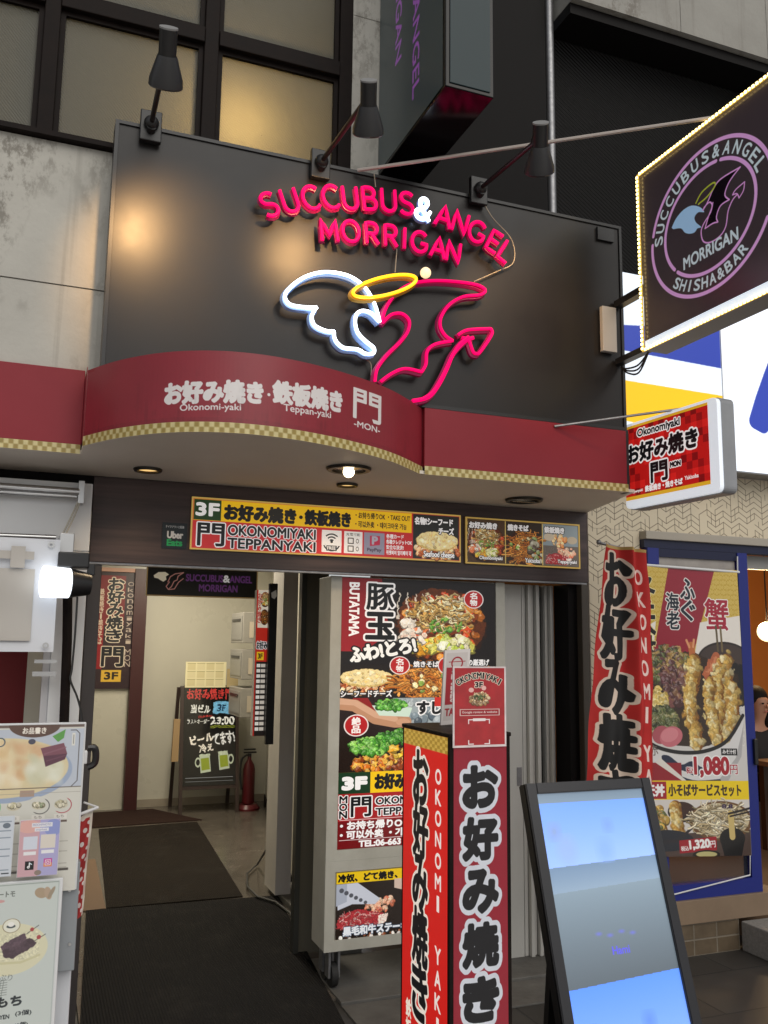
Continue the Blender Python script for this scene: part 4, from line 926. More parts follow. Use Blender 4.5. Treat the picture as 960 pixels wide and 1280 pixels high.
cd2 = thing('narrow_card', 'narrow white and red card standing behind the laminated card on the tower top', 'card', (1.2, 2.6, TZ))
P = [onY(x, y, 2.62) for x, y in ((556, 813), (588, 811), (585, 905), (551, 903))]
sheet('print', c, P[0], P[1]-P[0], np.array([P[3][0]-P[0][0], 0, TZ+.001-P[0][2]]), print_mat(.03, .3), cd2)
b = MB(); b.prism([tuple(P[0]+[0, .002, 0]), tuple(P[1]+[0, .002, 0]), (P[2][0], 2.622, TZ+.001), (P[3][0], 2.622, TZ+.001)], (0, .006, 0)); b.build('backing', mat('white card', (.6, .57, .55), .5), cd2)

# ------------------------------------------------------------------ projecting sign with LED border
XH, YA, YB_, ZA, ZB = 2.65, 3.40, 2.40, 4.012, 3.112
hx = thing('projecting_sign', 'dark projecting sign with a round pink ring emblem and a border of tiny yellow lights', 'sign', (2.72, 3.4, ZB))
c = Cv(1000, 900, '3a3236', .5)
c.a *= (.96+.1*fbm(c.h, c.w, 120, 2)[..., None])
EU, EV = 460, 447
def ring(a, b, th, col, gaps):
    n = 240
    for i in range(n):
        t0, t1 = 360*i/n, 360*(i+1)/n
        if any(g0 <= (t0 % 360) <= g1 for g0, g1 in gaps): continue
        f = lambda t: (EU+a*math.cos(math.radians(t)), EV+b*math.sin(math.radians(t)))
        c.line([f(t0), f(t1)], th, col)
ring(388, 352, 18, 'd5a0d8', [(186, 192), (20, 26)]); ring(292, 256, 17, 'd5a0d8', [(283, 288), (136, 141)])
def arctext(t, t0, t1, a, b, hgt, col, flip=False, wid=.74):
    for i, q_ in enumerate(t):
        th = math.radians(t0+(t1-t0)*i/(len(t)-1)); u = EU+a*math.cos(th); v = EV+b*math.sin(th)
        tx, ty = -a*math.sin(th), b*math.cos(th)
        if flip: tx, ty = -tx, -ty
        an = math.atan2(ty, tx); w = hgt*(wid if q_ not in 'I' else .16)
        c.text(q_, u-w/2, v-hgt/2, u+w/2, v+hgt/2, col, bold=2.0, ang=an)
arctext('SUCCUBUS&ANGEL', 187, 342, 340, 304, 58, 'c4d4da'); arctext('SHISHA&BAR', 130, 53, 340, 302, 52, 'c4d4da', True)
def hz(x, y): P = onX(780+x/3.556, 80+y/3.556, XH); return ((YA-P[1])*1000, (ZA-P[2])*1000)
def hp(pts): return [hz(*p) for p in smooth_path(pts, 4)]
wing = hp([(208, 738), (228, 695), (262, 655), (300, 636), (338, 645), (356, 668), (330, 668), (312, 690), (318, 715), (342, 738), (325, 744), (312, 762), (290, 768), (268, 762), (250, 742), (215, 745)])
c.poly(wing, '9cc4e6')
bat = hp([(350, 660), (372, 620), (395, 565), (430, 515), (520, 460)])+hp([(520, 460), (485, 505), (462, 545), (450, 590), (470, 612)])+hp([(470, 612), (430, 640), (412, 690), (418, 716)])+hp([(418, 716), (395, 722), (360, 745)])+hp([(360, 745), (375, 690), (392, 640), (380, 622), (356, 645)])
c.poly(bat, '120c12'); c.line(bat+bat[:1], 7, 'd79ad8')
c.line(hp([(395, 625), (385, 670), (355, 720), (342, 760), (352, 805), (385, 810), (430, 780), (455, 735), (465, 665), (485, 615), (505, 590)]), 7, 'd79ad8')
c.line(hp([(485, 590), (500, 565), (540, 530)])+hp([(540, 530), (535, 570), (515, 605)])+hp([(515, 605), (505, 585), (485, 590)]), 6, 'd79ad8')
c.line(hp([(318, 625), (345, 575), (395, 532), (405, 545), (370, 595), (330, 630)]), 8, 'a8b43a')
c.text('MORRIGAN', 292, 572, 640, 632, 'c4d4da', bold=2.5)
sheet('face', c, (XH, YA-.012, ZA-.012), (0, -(YA-YB_-.024), 0), (0, 0, -.852), print_mat(.28, .25), hx)
bx('box', XH+.0015, XH+.13, YB_, YA, ZB, ZA, mat('grey sign casing', (.20, .19, .17), .45), hx, .003)
m_strip = mat('lit acrylic strip', (.8, .85, .9), .4, emit=.65, ecol=(.66, .80, .95))
bx('light_band', XH-.006, XH-.0005, YB_+.012, YA-.014, ZB+.008, ZB+.044, m_strip, hx)
m_led = mat('warm led', (1, .85, .4), .4, emit=5, ecol=(1, .72, .24)); m_ledg = mat('led channel', (.55, .42, .12), .5, emit=.4, ecol=(1, .58, .10))
def leds(p0, p1, n):
    p0, p1 = Vector(p0), Vector(p1); d = (p1-p0)
    ch = MB(); q = d.normalized()*.0; ch.box(min(p0.x, p1.x)-.004, max(p0.x, p1.x)+.004, min(p0.y, p1.y)-.005, max(p0.y, p1.y)+.005, min(p0.z, p1.z)-.005, max(p0.z, p1.z)+.005)
    o = ch.build('led_strip', m_ledg, hx); b = MB()
    for i in range(n):
        p = p0+d*((i+.5)/n); b.box(p.x-.0095, p.x-.0042, p.y-.0055, p.y+.0055, p.z-.0055, p.z+.0055)
    tag(b.build('led', m_led, o), kind='stuff')
leds((XH-.008, YA+.0, ZB), (XH-.008, YA+.0, ZA), 42); leds((XH-.008, YA-.012, ZA), (XH-.008, YB_, ZA), 46); leds((XH-.008, YA-.012, ZB), (XH-.008, YB_, ZB), 46)
bx('bracket_arm', 2.69, 2.735, YA+.0015, 3.689, 3.44, 3.475, m_blackmetal, hx); bx('bracket_arm', 2.69, 2.735, YA+.0015, 3.689, 3.135, 3.165, m_blackmetal, hx)
bx('mount_plate', 2.60, 2.685, 3.662, 3.6885, 3.19, 3.43, mat('pale mount plate', (.45, .44, .42), .4), hx, .003)
for k in range(3):
    P = [(2.70, YA+.03, 3.13), (2.69, YA+.10, 3.08-.02*k), (2.70, 3.60, 3.09-.012*k), (2.72, 3.68, 3.12)]
    tag(MB().tube(smooth_path(P, 6), .0045, 6).build('sign_cable', m_cable, None, True), 'black cable sagging under the lower arm of the projecting sign', 'cable', 'cables under the sign arm')
R0, R1 = onY(447, 213, 3.67), onX(892, 147, XH+.02)
rod = MB().tube([R0, R1], .0085, 8)
tag(rod.build('stay_rod', mat('pale stay rod', (.5, .44, .40), .4, .3), None, True), 'long pale stay rod running from the black board top up to the projecting sign', 'rod')

# small red lightbox sign under it
ok = thing('lightbox_sign', 'small red checkered lightbox sign with white rounded rim at the right end of the canopy', 'sign', (2.82, 3.79, 2.42))
OF, ON = np.array([2.818, 3.80]), np.array([2.866, 3.17]); OD = (ON-OF)/np.hypot(*(ON-OF)); OL = float(np.hypot(*(ON-OF))); OX = np.array([-OD[1], OD[0]])   # OX points away from the viewer side
def okp(a_, d_, z): q2 = OF+OD*a_+OX*d_; return Vector((q2[0], q2[1], z))
c = Cv(640, 420, 'b81a18', .75)
for i in range(17):
    for j in range(11):
        if (i+j) % 2 and (i*7+j*5) % 3: c.rect(i*40, j*40, i*40+40, j*40+40, ('7c1012', '8e1214', 'd0221e')[(i*3+j) % 3])
c.rect(0, 0, 640, 14, 'd8a828'); c.rect(0, 400, 640, 420, 'd8a828')
c.text('Okonomiyaki', 110, 32, 440, 86, BLK, bold=2.5, out=WHT, ow=6)
c.text('お好み焼き', 22, 112, 560, 212, BLK, bold=6, out=WHT, ow=9); c.text('門', 210, 242, 335, 345, BLK, bold=5, out=WHT, ow=8); c.text('MON', 360, 262, 435, 288, BLK, bold=3, out=WHT, ow=5)
c.text('鉄板焼き・焼きそば', 160, 358, 445, 390, WHT, bold=2); c.text('Teppanyaki', 34, 368, 140, 386, WHT, bold=1); c.text('Yakisoba', 462, 352, 560, 372, WHT, bold=1)
p_ = okp(0, -.003, 2.838); e_ = okp(OL-.055, -.003, 2.838)
sheet('face', c, p_, np.array(e_-p_), (0, 0, -.388), print_mat(.5, .25), ok)
m_rim = mat('lit white acrylic rim', (.75, .78, .82), .3, emit=.45, ecol=(.85, .92, 1))
def okbox(name, a0, a1, d0, d1, z0, z1, m, bev):
    b = MB(); b.prism([okp(a0, d0, z0), okp(a1, d0, z0), okp(a1, d1, z0), okp(a0, d1, z0)], (0, 0, z1-z0))
    if bev:
        ed = [e for e in b.bm.edges if abs((e.verts[0].co-e.verts[1].co).normalized().dot(Vector((OX[0], OX[1], 0)))) > .95]
        bmesh.ops.bevel(b.bm, geom=ed, offset=bev, segments=5, affect='EDGES', profile=.5)
    return b.build(name, m, ok)
okbox('rim', -.002, OL, -.002, .022, 2.408, 2.852, m_rim, .028)
okbox('casing', -.006, OL+.004, .0225, .10, 2.404, 2.856, mat('silver grey casing', (.36, .37, .39), .4, .2, noise=(6, .2, (.30, .31, .33))), .03)
bx('bracket_arm', 2.845, 2.875, 3.815, 4.34, 2.80, 2.825, m_blackmetal, ok); bx('bracket_arm', 2.845, 2.875, 3.815, 4.34, 2.52, 2.545, m_blackmetal, ok)
A0, A1, A2 = onY(693, 533, 3.66), np.array(okp(.36, .04, 2.862)), np.array(okp(.38, .04, 2.857))
tag(MB().tube([A0, A1, A2], .0065, 7).build('stay_rod', m_dullsteel, None, True), 'thin grey stay rod from the black board foot to the small red lightbox sign', 'rod')

# tall vertical sign box at the top
vs = thing('vertical_sign', 'tall dark vertical sign box with rotated purple lettering and a glossy underside', 'sign', (1.58, 3.9, 4.03))
c = Cv(790, 1570, '3c4648', .28)
def vcol(t, Yc, zb, L, hgt):
    u = (3.92-Yc)*1000; v1 = (5.6-zb)*1000; v0 = v1-L; c.text(t, u-L/2, (v0+v1)/2-hgt/2, u+L/2, (v0+v1)/2+hgt/2, 'a45cc0', bold=2.5, ang=math.pi/2)
vcol('SUCCUBUS&ANGEL', 3.43, 4.165, 1400, 78); vcol('MORRIGAN', 3.655, 4.48, 800, 78)
sheet('side_face', c, (1.4635, 3.92, 5.6), (0, -.765, 0), (0, 0, -1.555), print_mat(.12, .3), vs)
bx('casing', 1.465, 1.695, 3.13, 3.92, 4.03, 5.62, mat('black gloss casing', (.004, .0035, .004), .16, spec=.3), vs, .004)
bx('front_face', 1.485, 1.675, 3.124, 3.1285, 4.05, 5.6, mat('slate panel', (.018, .026, .028), .4, emit=.22, ecol=(.055, .085, .092), spec=.2), vs)
bx('wall_arm', 1.50, 1.56, 3.921, 4.095, 4.3, 4.36, m_blackmetal, vs)

# ------------------------------------------------------------------ digital A-board
ds = thing('digital_signboard', 'black framed digital screen on a leaning stand glowing pale blue at the front right', 'screen', (1.98, 2.75, 0))
UPV = Vector((0, .364, 1.17)).normalized(); LN = 1.222; P0 = Vector((1.708, 2.595, .035)); WD = .549; NRM = Vector((0, -UPV.z, UPV.y))
def dsp(x, h, d=0): return P0+Vector((x, 0, 0))+UPV*h+NRM*d
def slab(name, x0, x1, h0, h1, d0, d1, m, par, bev=.004):
    b = MB(); vs_ = [dsp(x0, h0, d0), dsp(x1, h0, d0), dsp(x1, h1, d0), dsp(x0, h1, d0)]; b.prism(vs_, NRM*(d1-d0))
    if bev: bmesh.ops.bevel(b.bm, geom=b.bm.edges[:], offset=bev, segments=2, affect='EDGES')
    return b.build(name, m, par)
m_bez = mat('black satin bezel', (.018, .018, .022), .32)
slab('back_shell', 0, WD, 0, LN, -.045, -.0005, m_plastic, ds)
b_ = .042
slab('bezel', 0, b_, 0, LN, 0, .012, m_bez, ds, .003); slab('bezel', WD-b_, WD, 0, LN, 0, .012, m_bez, ds, .003); slab('bezel', b_+.0005, WD-b_-.0005, LN-.038, LN, 0, .012, m_bez, ds, .003); slab('bezel', b_+.0005, WD-b_-.0005, 0, .05, 0, .012, m_bez, ds, .003)
c = Cv(465, 1102, '6d9df2', .55)
Yv, Xv = np.mgrid[0:c.h, 0:c.w].astype(np.float32)/.55
def band(y0a, y0b, y1a, y1b, ca, cb, wav=0):
    y0 = y0a+(y0b-y0a)*Xv/465; y1 = y1a+(y1b-y1a)*Xv/465; t = np.clip((Yv-y0)/(y1-y0), 0, 1)[..., None]; m = ((Yv >= y0) & (Yv < y1))[..., None]
    c.a[:] = np.where(m, rgb(ca)*(1-t)+rgb(cb)*t, c.a)
band(0, 0, 34, 34, '6c7d8e', '768899'); band(34, 34, 248, 232, '6f9af4', '94b4f8'); band(248, 232, 330, 310, '6f86a2', '8599ae'); band(330, 310, 622, 600, '7d8e9c', '59626a'); band(622, 600, 900, 880, '5a8cf4', '88acf8'); band(900, 880, 1110, 1110, '6c7d8e', '596268')
for x, y, r, k in ((50, 130, 24, '8496b8'), (280, 120, 18, '7694d6'), (90, 190, 40, '8ea6d8'), (250, 200, 34, '7fa2ee'), (60, 760, 26, '3f68b8'), (300, 740, 22, '5a7fd0')): c.ell(x, y, r, r*1.2, k, 0, 22, .7)
c.text('Hami', 205, 510, 275, 535, '5b59d8', bold=1)
for k, x in enumerate((160, 205, 255, 300)): c.ell(x, 466+8*(k % 2), 11, 5, '6a6ede', 0, 4, .6)
sheet('screen', c, dsp(b_, LN-.038, .001), np.array((WD-2*b_, 0, 0)), np.array(-UPV*(LN-.088)), print_mat(.62, .16), ds)
b = MB()
for x in (.09, WD-.09):
    b.prism([dsp(x-.02, .8, -.05), dsp(x+.02, .8, -.05), Vector((P0.x+x+.02, 2.98, .0)), Vector((P0.x+x-.02, 2.98, .0))], (0, .03, 0))
b.build('rear_leg', m_plastic, ds); bx('foot', 1.708, 1.708+WD, 2.55, 2.62, 0, .034, m_plastic, ds, .004)

# ------------------------------------------------------------------ red cloth banner
fl = thing('cloth_banner', 'tapering red cloth banner with black brush lettering beside the tempura poster', 'banner', (2.9, 4.02, 0))
c = Cv(230, 1650, 'b3211f', .9)
c.rect(0, 0, 230, 16, 'b89a5c')
c.text('お好み焼き', 34, 40, 134, 1370, BLK, bold=9, out='d8c4b4', ow=11, vert=True, gap=.03)
c.text('OKONOMI', 174, 90, 204, 880, 'e8d0c8', bold=2, vert=True, gap=.34); c.text('YAKI', 174, 950, 204, 1400, 'e8d0c8', bold=2, vert=True, gap=.34)
c.grain(.06, 60)
def ffl(u, v):
    x0 = 2.828-.17*v; x1 = 3.04+.016*v; x = x0+(x1-x0)*u; z = 2.257-.035*u-1.75*v
    y = 3.99+.05*np.sin(u*4.2+v*2.5)+.03*np.sin(u*10+1+v*2.2)*(.3+v)-.07*np.exp(-((u-.62-.05*np.sin(v*5))/.10)**2)+.006*np.sin(v*26+u*7); return np.stack([x, y, z], -1)
sheet('cloth', c, 0, 0, 0, print_mat(0, .75), fl, ffl)
MB().cyl((2.93, 4.09, 0), (2.93, 4.09, 2.24), .012).cyl((2.818, 4.06, 2.262), (3.05, 4.06, 2.224), .008).ball((2.822, 4.06, 2.264), .014).cyl((2.93, 4.06, 2.243), (2.93, 4.10, 2.24), .01).build('pole', m_dullsteel, fl, True)
MB().lathe([(0, .03), (.05, .03), (.14, .012), (.15, 0)], (2.93, 4.09, 0)).build('pole_foot', m_plastic, fl, True)

# ------------------------------------------------------------------ neighbouring shop on the right
ns = thing('neighbour_shop', 'next door shop front with beige lattice line wall, navy window frame and orange interior', 'shop', (4.2, 4.35, 0))
def lattice(W, H, res):
    c = Cv(W, H, 'd2c6ae', res); w = 62; rs = np.random.RandomState(7); c.a *= (.97+.06*fbm(c.h, c.w, 90, 3)[..., None])
    col = '574c3e'
    for i in range(-1, int(W/w)+2):
        x = i*w; sgn = 1 if i % 2 == 0 else -1
        for j in range(-4, int(H/36)+5):
            y = j*36
            if rs.rand() < .82: c.line([(x, y), (x+w, y+sgn*36)], 3.4, col)
            if rs.rand() < .55: c.line([(x, y), (x, y+36)], 3.4, col)
            if rs.rand() < .25: c.line([(x+w*.5, y+sgn*18), (x+w*.5, y+sgn*18+36)], 3.4, col)
    return c
m_wp = print_mat(0, .6)
bx('front_wall', 2.95, 7, 4.352, 4.5, 2.385, 2.765, m_soffit, ns); bx('front_wall', 2.95, 3.31, 4.352, 4.5, .31, 2.3845, m_soffit, ns)
sheet('lattice_paper', lattice(2400, 380, .5), (2.951, 4.3505, 2.764), (2.40, 0, 0), (0, 0, -.378), m_wp, ns); sheet('lattice_paper', lattice(358, 2074, .5), (2.951, 4.3505, 2.3845), (.358, 0, 0), (0, 0, -2.074), m_wp, ns)
bx('door_lintel', 3.312, 7, 4.29, 4.42, 2.335, 2.3835, mat('beige lintel', (.38, .345, .29), .5), ns, .004)
m_navy = mat('cobalt blue frame', (.012, .022, .19), .4); m_navy2 = mat('dark navy header', (.006, .009, .04), .4)
bx('window_header', 3.312, 6.5, 4.31, 4.38, 2.286, 2.3345, m_navy2, ns)
wf = MB().box(3.33, 3.41, 4.305, 4.37, .30, 2.285).box(3.998, 4.072, 4.305, 4.37, .30, 2.285).box(3.41, 3.998, 4.305, 4.37, .30, .382).build('window_frame', m_navy, ns); bx('head_rail', 3.41, 3.998, 4.312, 4.365, 2.235, 2.2855, m_navy2, ns); bx('blind_strip', 3.42, 3.99, 4.325, 4.332, 2.165, 2.2345, mat('pale roller strip', (.40, .37, .34), .4, noise=(9, .3, (.24, .22, .21))), ns)
m_glass = bpy.data.materials.new('window glass'); m_glass.use_nodes = True; q = m_glass.node_tree.nodes['Principled BSDF']
q.inputs['Base Color'].default_value = (.05, .06, .07, 1); q.inputs['Roughness'].default_value = .05; q.inputs['Alpha'].default_value = .35
bx('window_pane', 3.4125, 4.0155, 4.335, 4.341, .3825, 2.2025, m_glass, wf)
bx('handle', 4.045, 4.070, 4.285, 4.3045, 1.02, 1.17, m_plastic, ns, .004)
m_orange = mat('orange plaster', (.50, .19, .035), .7, noise=(2, .3, (.44, .16, .03)))
b = MB(); b.box(3.0, 9, 8.0, 8.1, 0, 2.8); b.build('back_wall', m_orange, ns); bx('side_wall', 8.9, 9, 4.55, 7.999, 0, 2.8, m_orange, ns); bx('inner_wall', 2.97, 3.05, 4.55, 7.999, 0, 2.8, m_orange, ns)
bx('ceiling', 2.95, 9, 4.51, 8.1, 2.801, 2.85, m_soffit, ns); bx('interior_floor', 3.051, 8.9, 4.5, 8.0, 0, .16, mat('brown floor tile', (.12, .075, .045), .4), ns)
bx('transom_strip', 4.10, 6.5, 4.40, 4.42, 2.20, 2.2855, mat('frosted transom', (.35, .34, .32), .3), ns)
m_btile = tile_mat('brown wall tile', (.135, .10, .065), (.12, .088, .056), (.20, .17, .13), .16, .085, .35, .005, .0)
mp_ = m_btile.node_tree.nodes['Mapping']; mp_.inputs['Rotation'].default_value = (math.radians(90), 0, 0)
bx('tiled_base', 2.95, 3.88, 4.30, 4.49, 0, .172, m_btile, ns); bx('base_ledge', 2.95, 4.2, 4.285, 4.49, .173, .2995, mat('tan stone ledge', (.24, .17, .11), .55, noise=(5, .25, (.19, .13, .085))), ns, .003)
bx('entrance_step', 3.882, 6.5, 3.98, 4.2845, 0, .16, mat('speckled granite', (.30, .29, .27), .6, noise=(70, .25, (.16, .155, .15))), ns, .006)
tag(lamp('shop_lamp_light', 'POINT', (5.95, 6.1, 1.95), 55, (1, .66, .32), shadow_soft_size=.15))
gl_ = thing('globe_lamp', 'round glowing globe lamp hanging inside the orange shop', 'lamp', (5.86, 6.0, 1.85))
MB().ball((5.86, 6.0, 1.85), .085, n=20).build('globe', mat('glowing globe', (1, .85, .5), .4, emit=2.2, ecol=(1, .80, .42)), gl_, True); MB().cyl((5.86, 6, 1.93), (5.86, 6, 2.80), .006).build('cord', m_cable, gl_)
# hanging vinyl poster with tempura bowl
tp = thing('tempura_poster', 'tall hanging vinyl poster of a tempura bowl priced 1,080 on the navy framed window', 'poster', (3.64, 4.28, .5))
c = Cv(680, 1690, 'd9d3ca', .55)
c.rect(0, 0, 680, 640, 'd8c06a')
for i in range(16):
    for j in range(16):
        for r in (26, 17, 8): c.ell(i*48+(j % 2)*24, j*30+20, r, r*.8, 'b8952e', ring=3)
c.poly([(190, 0), (520, 0), (330, 560), (60, 560)], '8f1d30'); c.poly([(0, 380), (90, 330), (60, 560), (0, 600)], 'e6e0d6'); c.poly([(400, 330), (680, 280), (680, 620), (330, 620)], 'e2dcd4')
c.text('ふぐ', 272, 66, 370, 326, '14202c', bold=4, out='e8e4e0', ow=6, vert=True); c.text('海老', 168, 155, 256, 378, '14202c', bold=3, out='e8e4e0', ow=6, vert=True); c.text('蟹', 440, 185, 600, 372, 'a01c34', bold=4, out='efe8e4', ow=6)
c.text('冬天丼', -46, 50, 86, 600, '141414', bold=6, out='e6d89a', ow=5, vert=True)
c.rect(0, 560, 680, 1262, 'c9c6c2'); c.ell(560, 560, 190, 118, '2a201e'); c.ell(560, 548, 172, 92, '40332f'); c.ell(640, 700, 110, 130, '191516')
c.poly([(-20, 560), (330, 500), (640, 640), (650, 900), (560, 1010), (380, 1070), (180, 1060), (-20, 980)], '33241a')
c.blobs(in_ell(160, 590, 150, 110), 230, 21, ['5a6234', '7a6a34', '6a4444', '9a7a42', '3f4426', 'b89458', '4a3a30'], 4, shade=.7); c.warp(0, 470, 330, 720, 7, 18, 3, .12)
c.blobs(in_rect(130, 600, 290, 820), 110, 22, ['5e3438', '6e4440', '8a6244', '4a2c2c', '74504a'], 15, shade=.7); c.warp(110, 580, 310, 840, 6, 18, 4, .1)
c.blobs(in_ell(60, 800, 95, 70), 70, 22, ['d2b868', 'c4a858', 'e0cc88', 'b49848'], 5, shade=.8); c.blobs(in_ell(110, 920, 110, 90), 150, 18, ['4a522c', '5e663a', '343a20', '767248', '8a8456'], 6, shade=.7); c.warp(0, 720, 240, 1010, 6, 16, 5, .12)
c.line([(338, 560), (332, 470)], 44, 'b8683a'); c.line([(318, 480), (300, 440)], 15, 'd89468'); c.line([(345, 478), (352, 436)], 15, 'd89468')
c.line([(425, 640), (500, 530)], 50, 'b0603e'); c.line([(440, 625), (498, 540)], 18, 'cc8058'); c.line([(515, 500), (512, 400), (508, 350)], 13, '5a4c34'); c.line([(545, 500), (542, 410), (540, 352)], 13, '6e5e40')
tempura(c, [(560, 560), (540, 640), (590, 760), (575, 900), (510, 1010)], 58, 2); tempura(c, [(520, 590), (500, 720), (505, 850), (480, 960)], 40, 7)
tempura(c, [(440, 690), (425, 790), (450, 900), (470, 1030)], 46, 3); tempura(c, [(338, 560), (325, 680), (300, 800), (315, 940), (330, 1050)], 52, 1); c.warp(250, 540, 670, 1060, 8, 22, 6, .10)
c.ell(105, 1000, 62, 52, 'a8525c', -.3); c.ell(170, 1010, 78, 58, 'c06a74', -.3); c.ell(160, 1000, 60, 40, 'cf8088', -.3)
c.poly([(-20, 1040), (60, 1085), (220, 1120), (400, 1110), (560, 1040), (672, 900), (610, 1130), (500, 1262), (270, 1275), (120, 1190), (-20, 1120)], 'd3d1d0'); c.poly([(470, 1262), (600, 1130), (668, 930), (640, 1120), (540, 1262)], 'aaa8a8')
c.line(smooth_path([(-30, 1000), (60, 1065), (220, 1100), (400, 1090), (550, 1025), (665, 880)], 6), 22, '1a181a')
c.poly(smooth_path([(100, 1125), (150, 1120), (230, 1170), (300, 1150), (370, 1185), (420, 1140), (540, 1130), (500, 1195), (400, 1215), (320, 1235), (240, 1205), (140, 1195)], 4, True), '1e2740'); c.line(smooth_path([(150, 1215), (300, 1268), (480, 1262)], 5), 20, '20293f')
c.rect(0, 1160, 230, 1262, '8e1a26'); c.poly([(90, 1130), (260, 1262), (230, 1262), (60, 1160)], 'd9d3ca'); c.text('赤', 20, 1060, 80, 1120, '6a6058', bold=1)
c.poly([(500, 1075), (612, 1075), (612, 1115), (500, 1115)], '1a1a1c'); c.text('みそ汁付', 512, 1082, 602, 1108, WHT, bold=1); c.text('税込', 262, 1185, 312, 1222, 'a01828', bold=1, out=WHT, ow=3)
c.text('1,080', 318, 1128, 548, 1240, 'a01828', bold=6, out=WHT, ow=7); c.text('円', 556, 1170, 608, 1225, 'a01828', bold=1.5, out=WHT, ow=4)
c.rect(0, 1262, 680, 1370, 'e9c914'); c.rect(0, 1268, 125, 1366, '9c1a28'); c.text('天丼', -10, 1286, 112, 1350, WHT, bold=4); c.text('小そばサービスセット', 140, 1284, 625, 1350, '3a2a10', bold=3)
c.rect(0, 1370, 680, 1690, 'd2ccc6'); c.poly([(0, 1570), (680, 1540), (680, 1690), (0, 1690)], '4a3a34')
c.ell(220, 1440, 92, 58, '1c1618'); c.ell(220, 1425, 80, 42, '3a2018'); tempura(c, [(60, 1480), (90, 1560), (110, 1600)], 40, 8); tempura(c, [(170, 1410), (180, 1500), (190, 1590)], 46, 9); c.blobs(in_ell(60, 1470, 60, 60), 60, 20, ['6a7040', 'a07a3a', 'd8b052'], 9)
c.ell(120, 1600, 170, 60, '20242e'); c.line([(-20, 1560), (80, 1610), (190, 1600), (280, 1530)], 16, '2a2428')
c.ell(480, 1490, 215, 112, '6a4a2c'); c.ell(480, 1485, 195, 96, 'c8b894'); c.strands(in_ell(480, 1485, 180, 84), 170, 90, 7, ['d8caa8', 'b8a47c', 'e8dcc0', '8a7a58'], 7); c.ell(550, 1590, 88, 60, '141214'); c.poly([(462, 1590), (638, 1590), (610, 1690), (490, 1690)], '100e10')
c.line([(545, 1450), (550, 1580)], 40, 'c8b070'); c.line([(530, 1450), (680, 1420)], 12, '221a18'); c.line([(540, 1465), (680, 1440)], 10, '2a201c'); c.text('8.8', 490, 1398, 560, 1420, '3a2a4a', bold=2)
c.poly([(195, 1600), (440, 1578), (440, 1655), (195, 1672)], '9c1a28'); c.text('1,320', 262, 1598, 394, 1650, WHT, bold=4, ang=-.08); c.text('円', 398, 1604, 432, 1640, WHT, bold=1, ang=-.08); c.text('税込', 206, 1632, 256, 1658, WHT, bold=1, ang=-.08)
c.ell(370, 1680, 90, 26, '16140f'); c.ell(370, 1678, 70, 16, 'b8b078')
PT = [onY(x, y, 4.28) for x, y in ((805, 705), (920, 714), (935, 1072), (835, 1063))]
def ftp(u, v): x = 3.27+u*.70; z = 2.175-v*1.66+.03*v*(1-u)*1.2; return np.stack([x, 4.283+.012*np.sin(u*3.1+v*2), z], -1)
sheet('print', c, 0, 0, 0, print_mat(.04, .22, .6), tp, ftp)
MB().cyl((3.25, 4.29, 2.18), (3.99, 4.29, 2.165), .008).build('top_rod', m_white, tp)
MB().tube([(3.985, 4.295, 2.17), (3.99, 4.297, 2.262)], .004).build('tie_cord', m_white, tp); MB().tube([(3.985, 4.30, .52), (3.975, 4.298, .40), (3.40, 4.298, .335)], .004).build('tie_cord', m_white, tp)
# backlit shop sign above
gs = thing('backlit_shop_sign', 'large backlit white shop sign with blue and yellow bands at the upper right', 'sign', (4.5, 4.25, 2.77))
c = Cv(910, 1150, 'dfe8f4', .3); zt = 3.92
def zb_(z): return (zt-z)*1000
c.poly([(0, zb_(3.57)), (910, zb_(3.66)), (910, zb_(3.41)), (0, zb_(3.435))], '2c3f9e'); c.poly([(0, zb_(3.25)), (910, zb_(3.235)), (910, zb_(2.93)), (0, zb_(3.02))], 'f2bc14')
bx('casing', 2.952, 6.6, 4.212, 4.345, 2.775, 3.92, m_white, gs)
sheet('banded_face', c, (2.953, 4.209, 3.92), (.897, 0, 0), (0, 0, -1.143), print_mat(.60, .3), gs)
c = Cv(2700, 1150, 'e9f1fb', .25)
c.text('ん', 235, 200, 900, 850, '2c3f9e', bold=46); c.text('どん', 1000, 330, 2500, 1000, '2c3f9e', bold=46)
sheet('character_face', c, (3.856, 4.206, 3.92), (2.74, 0, 0), (0, 0, -1.143), print_mat(.68, .3), gs)
bx('joint_strip', 3.851, 3.8555, 4.204, 4.2115, 2.775, 3.92, m_white, gs); bx('lower_trim', 2.952, 6.6, 4.20, 4.345, 2.766, 2.7745, m_dullsteel, gs)

# a diner in the shop
def skin_body(name, pts, edges, radii, m, parent, sub=2):
    me = bpy.data.meshes.new(name); me.from_pydata(pts, edges, []); o = bpy.data.objects.new(name, me); COL.objects.link(o); o.parent = parent
    md = o.modifiers.new('skin', 'SKIN'); md.use_smooth_shade = True
    for i, r in enumerate(radii): me.skin_vertices[0].data[i].radius = (r, r)
    me.skin_vertices[0].data[0].use_root = True
    o.modifiers.new('sub', 'SUBSURF').render_levels = sub; me.materials.append(m); return o
pe = thing('person', 'seated person with long black hair and black jacket eating inside the orange shop', 'person', (5.66, 6.0, .16))
m_skin = mat('skin', (.50, .27, .18), .5); m_hair = mat('black hair', (.008, .007, .007), .65, spec=.2); m_jack = mat('black jacket', (.014, .013, .014), .8)
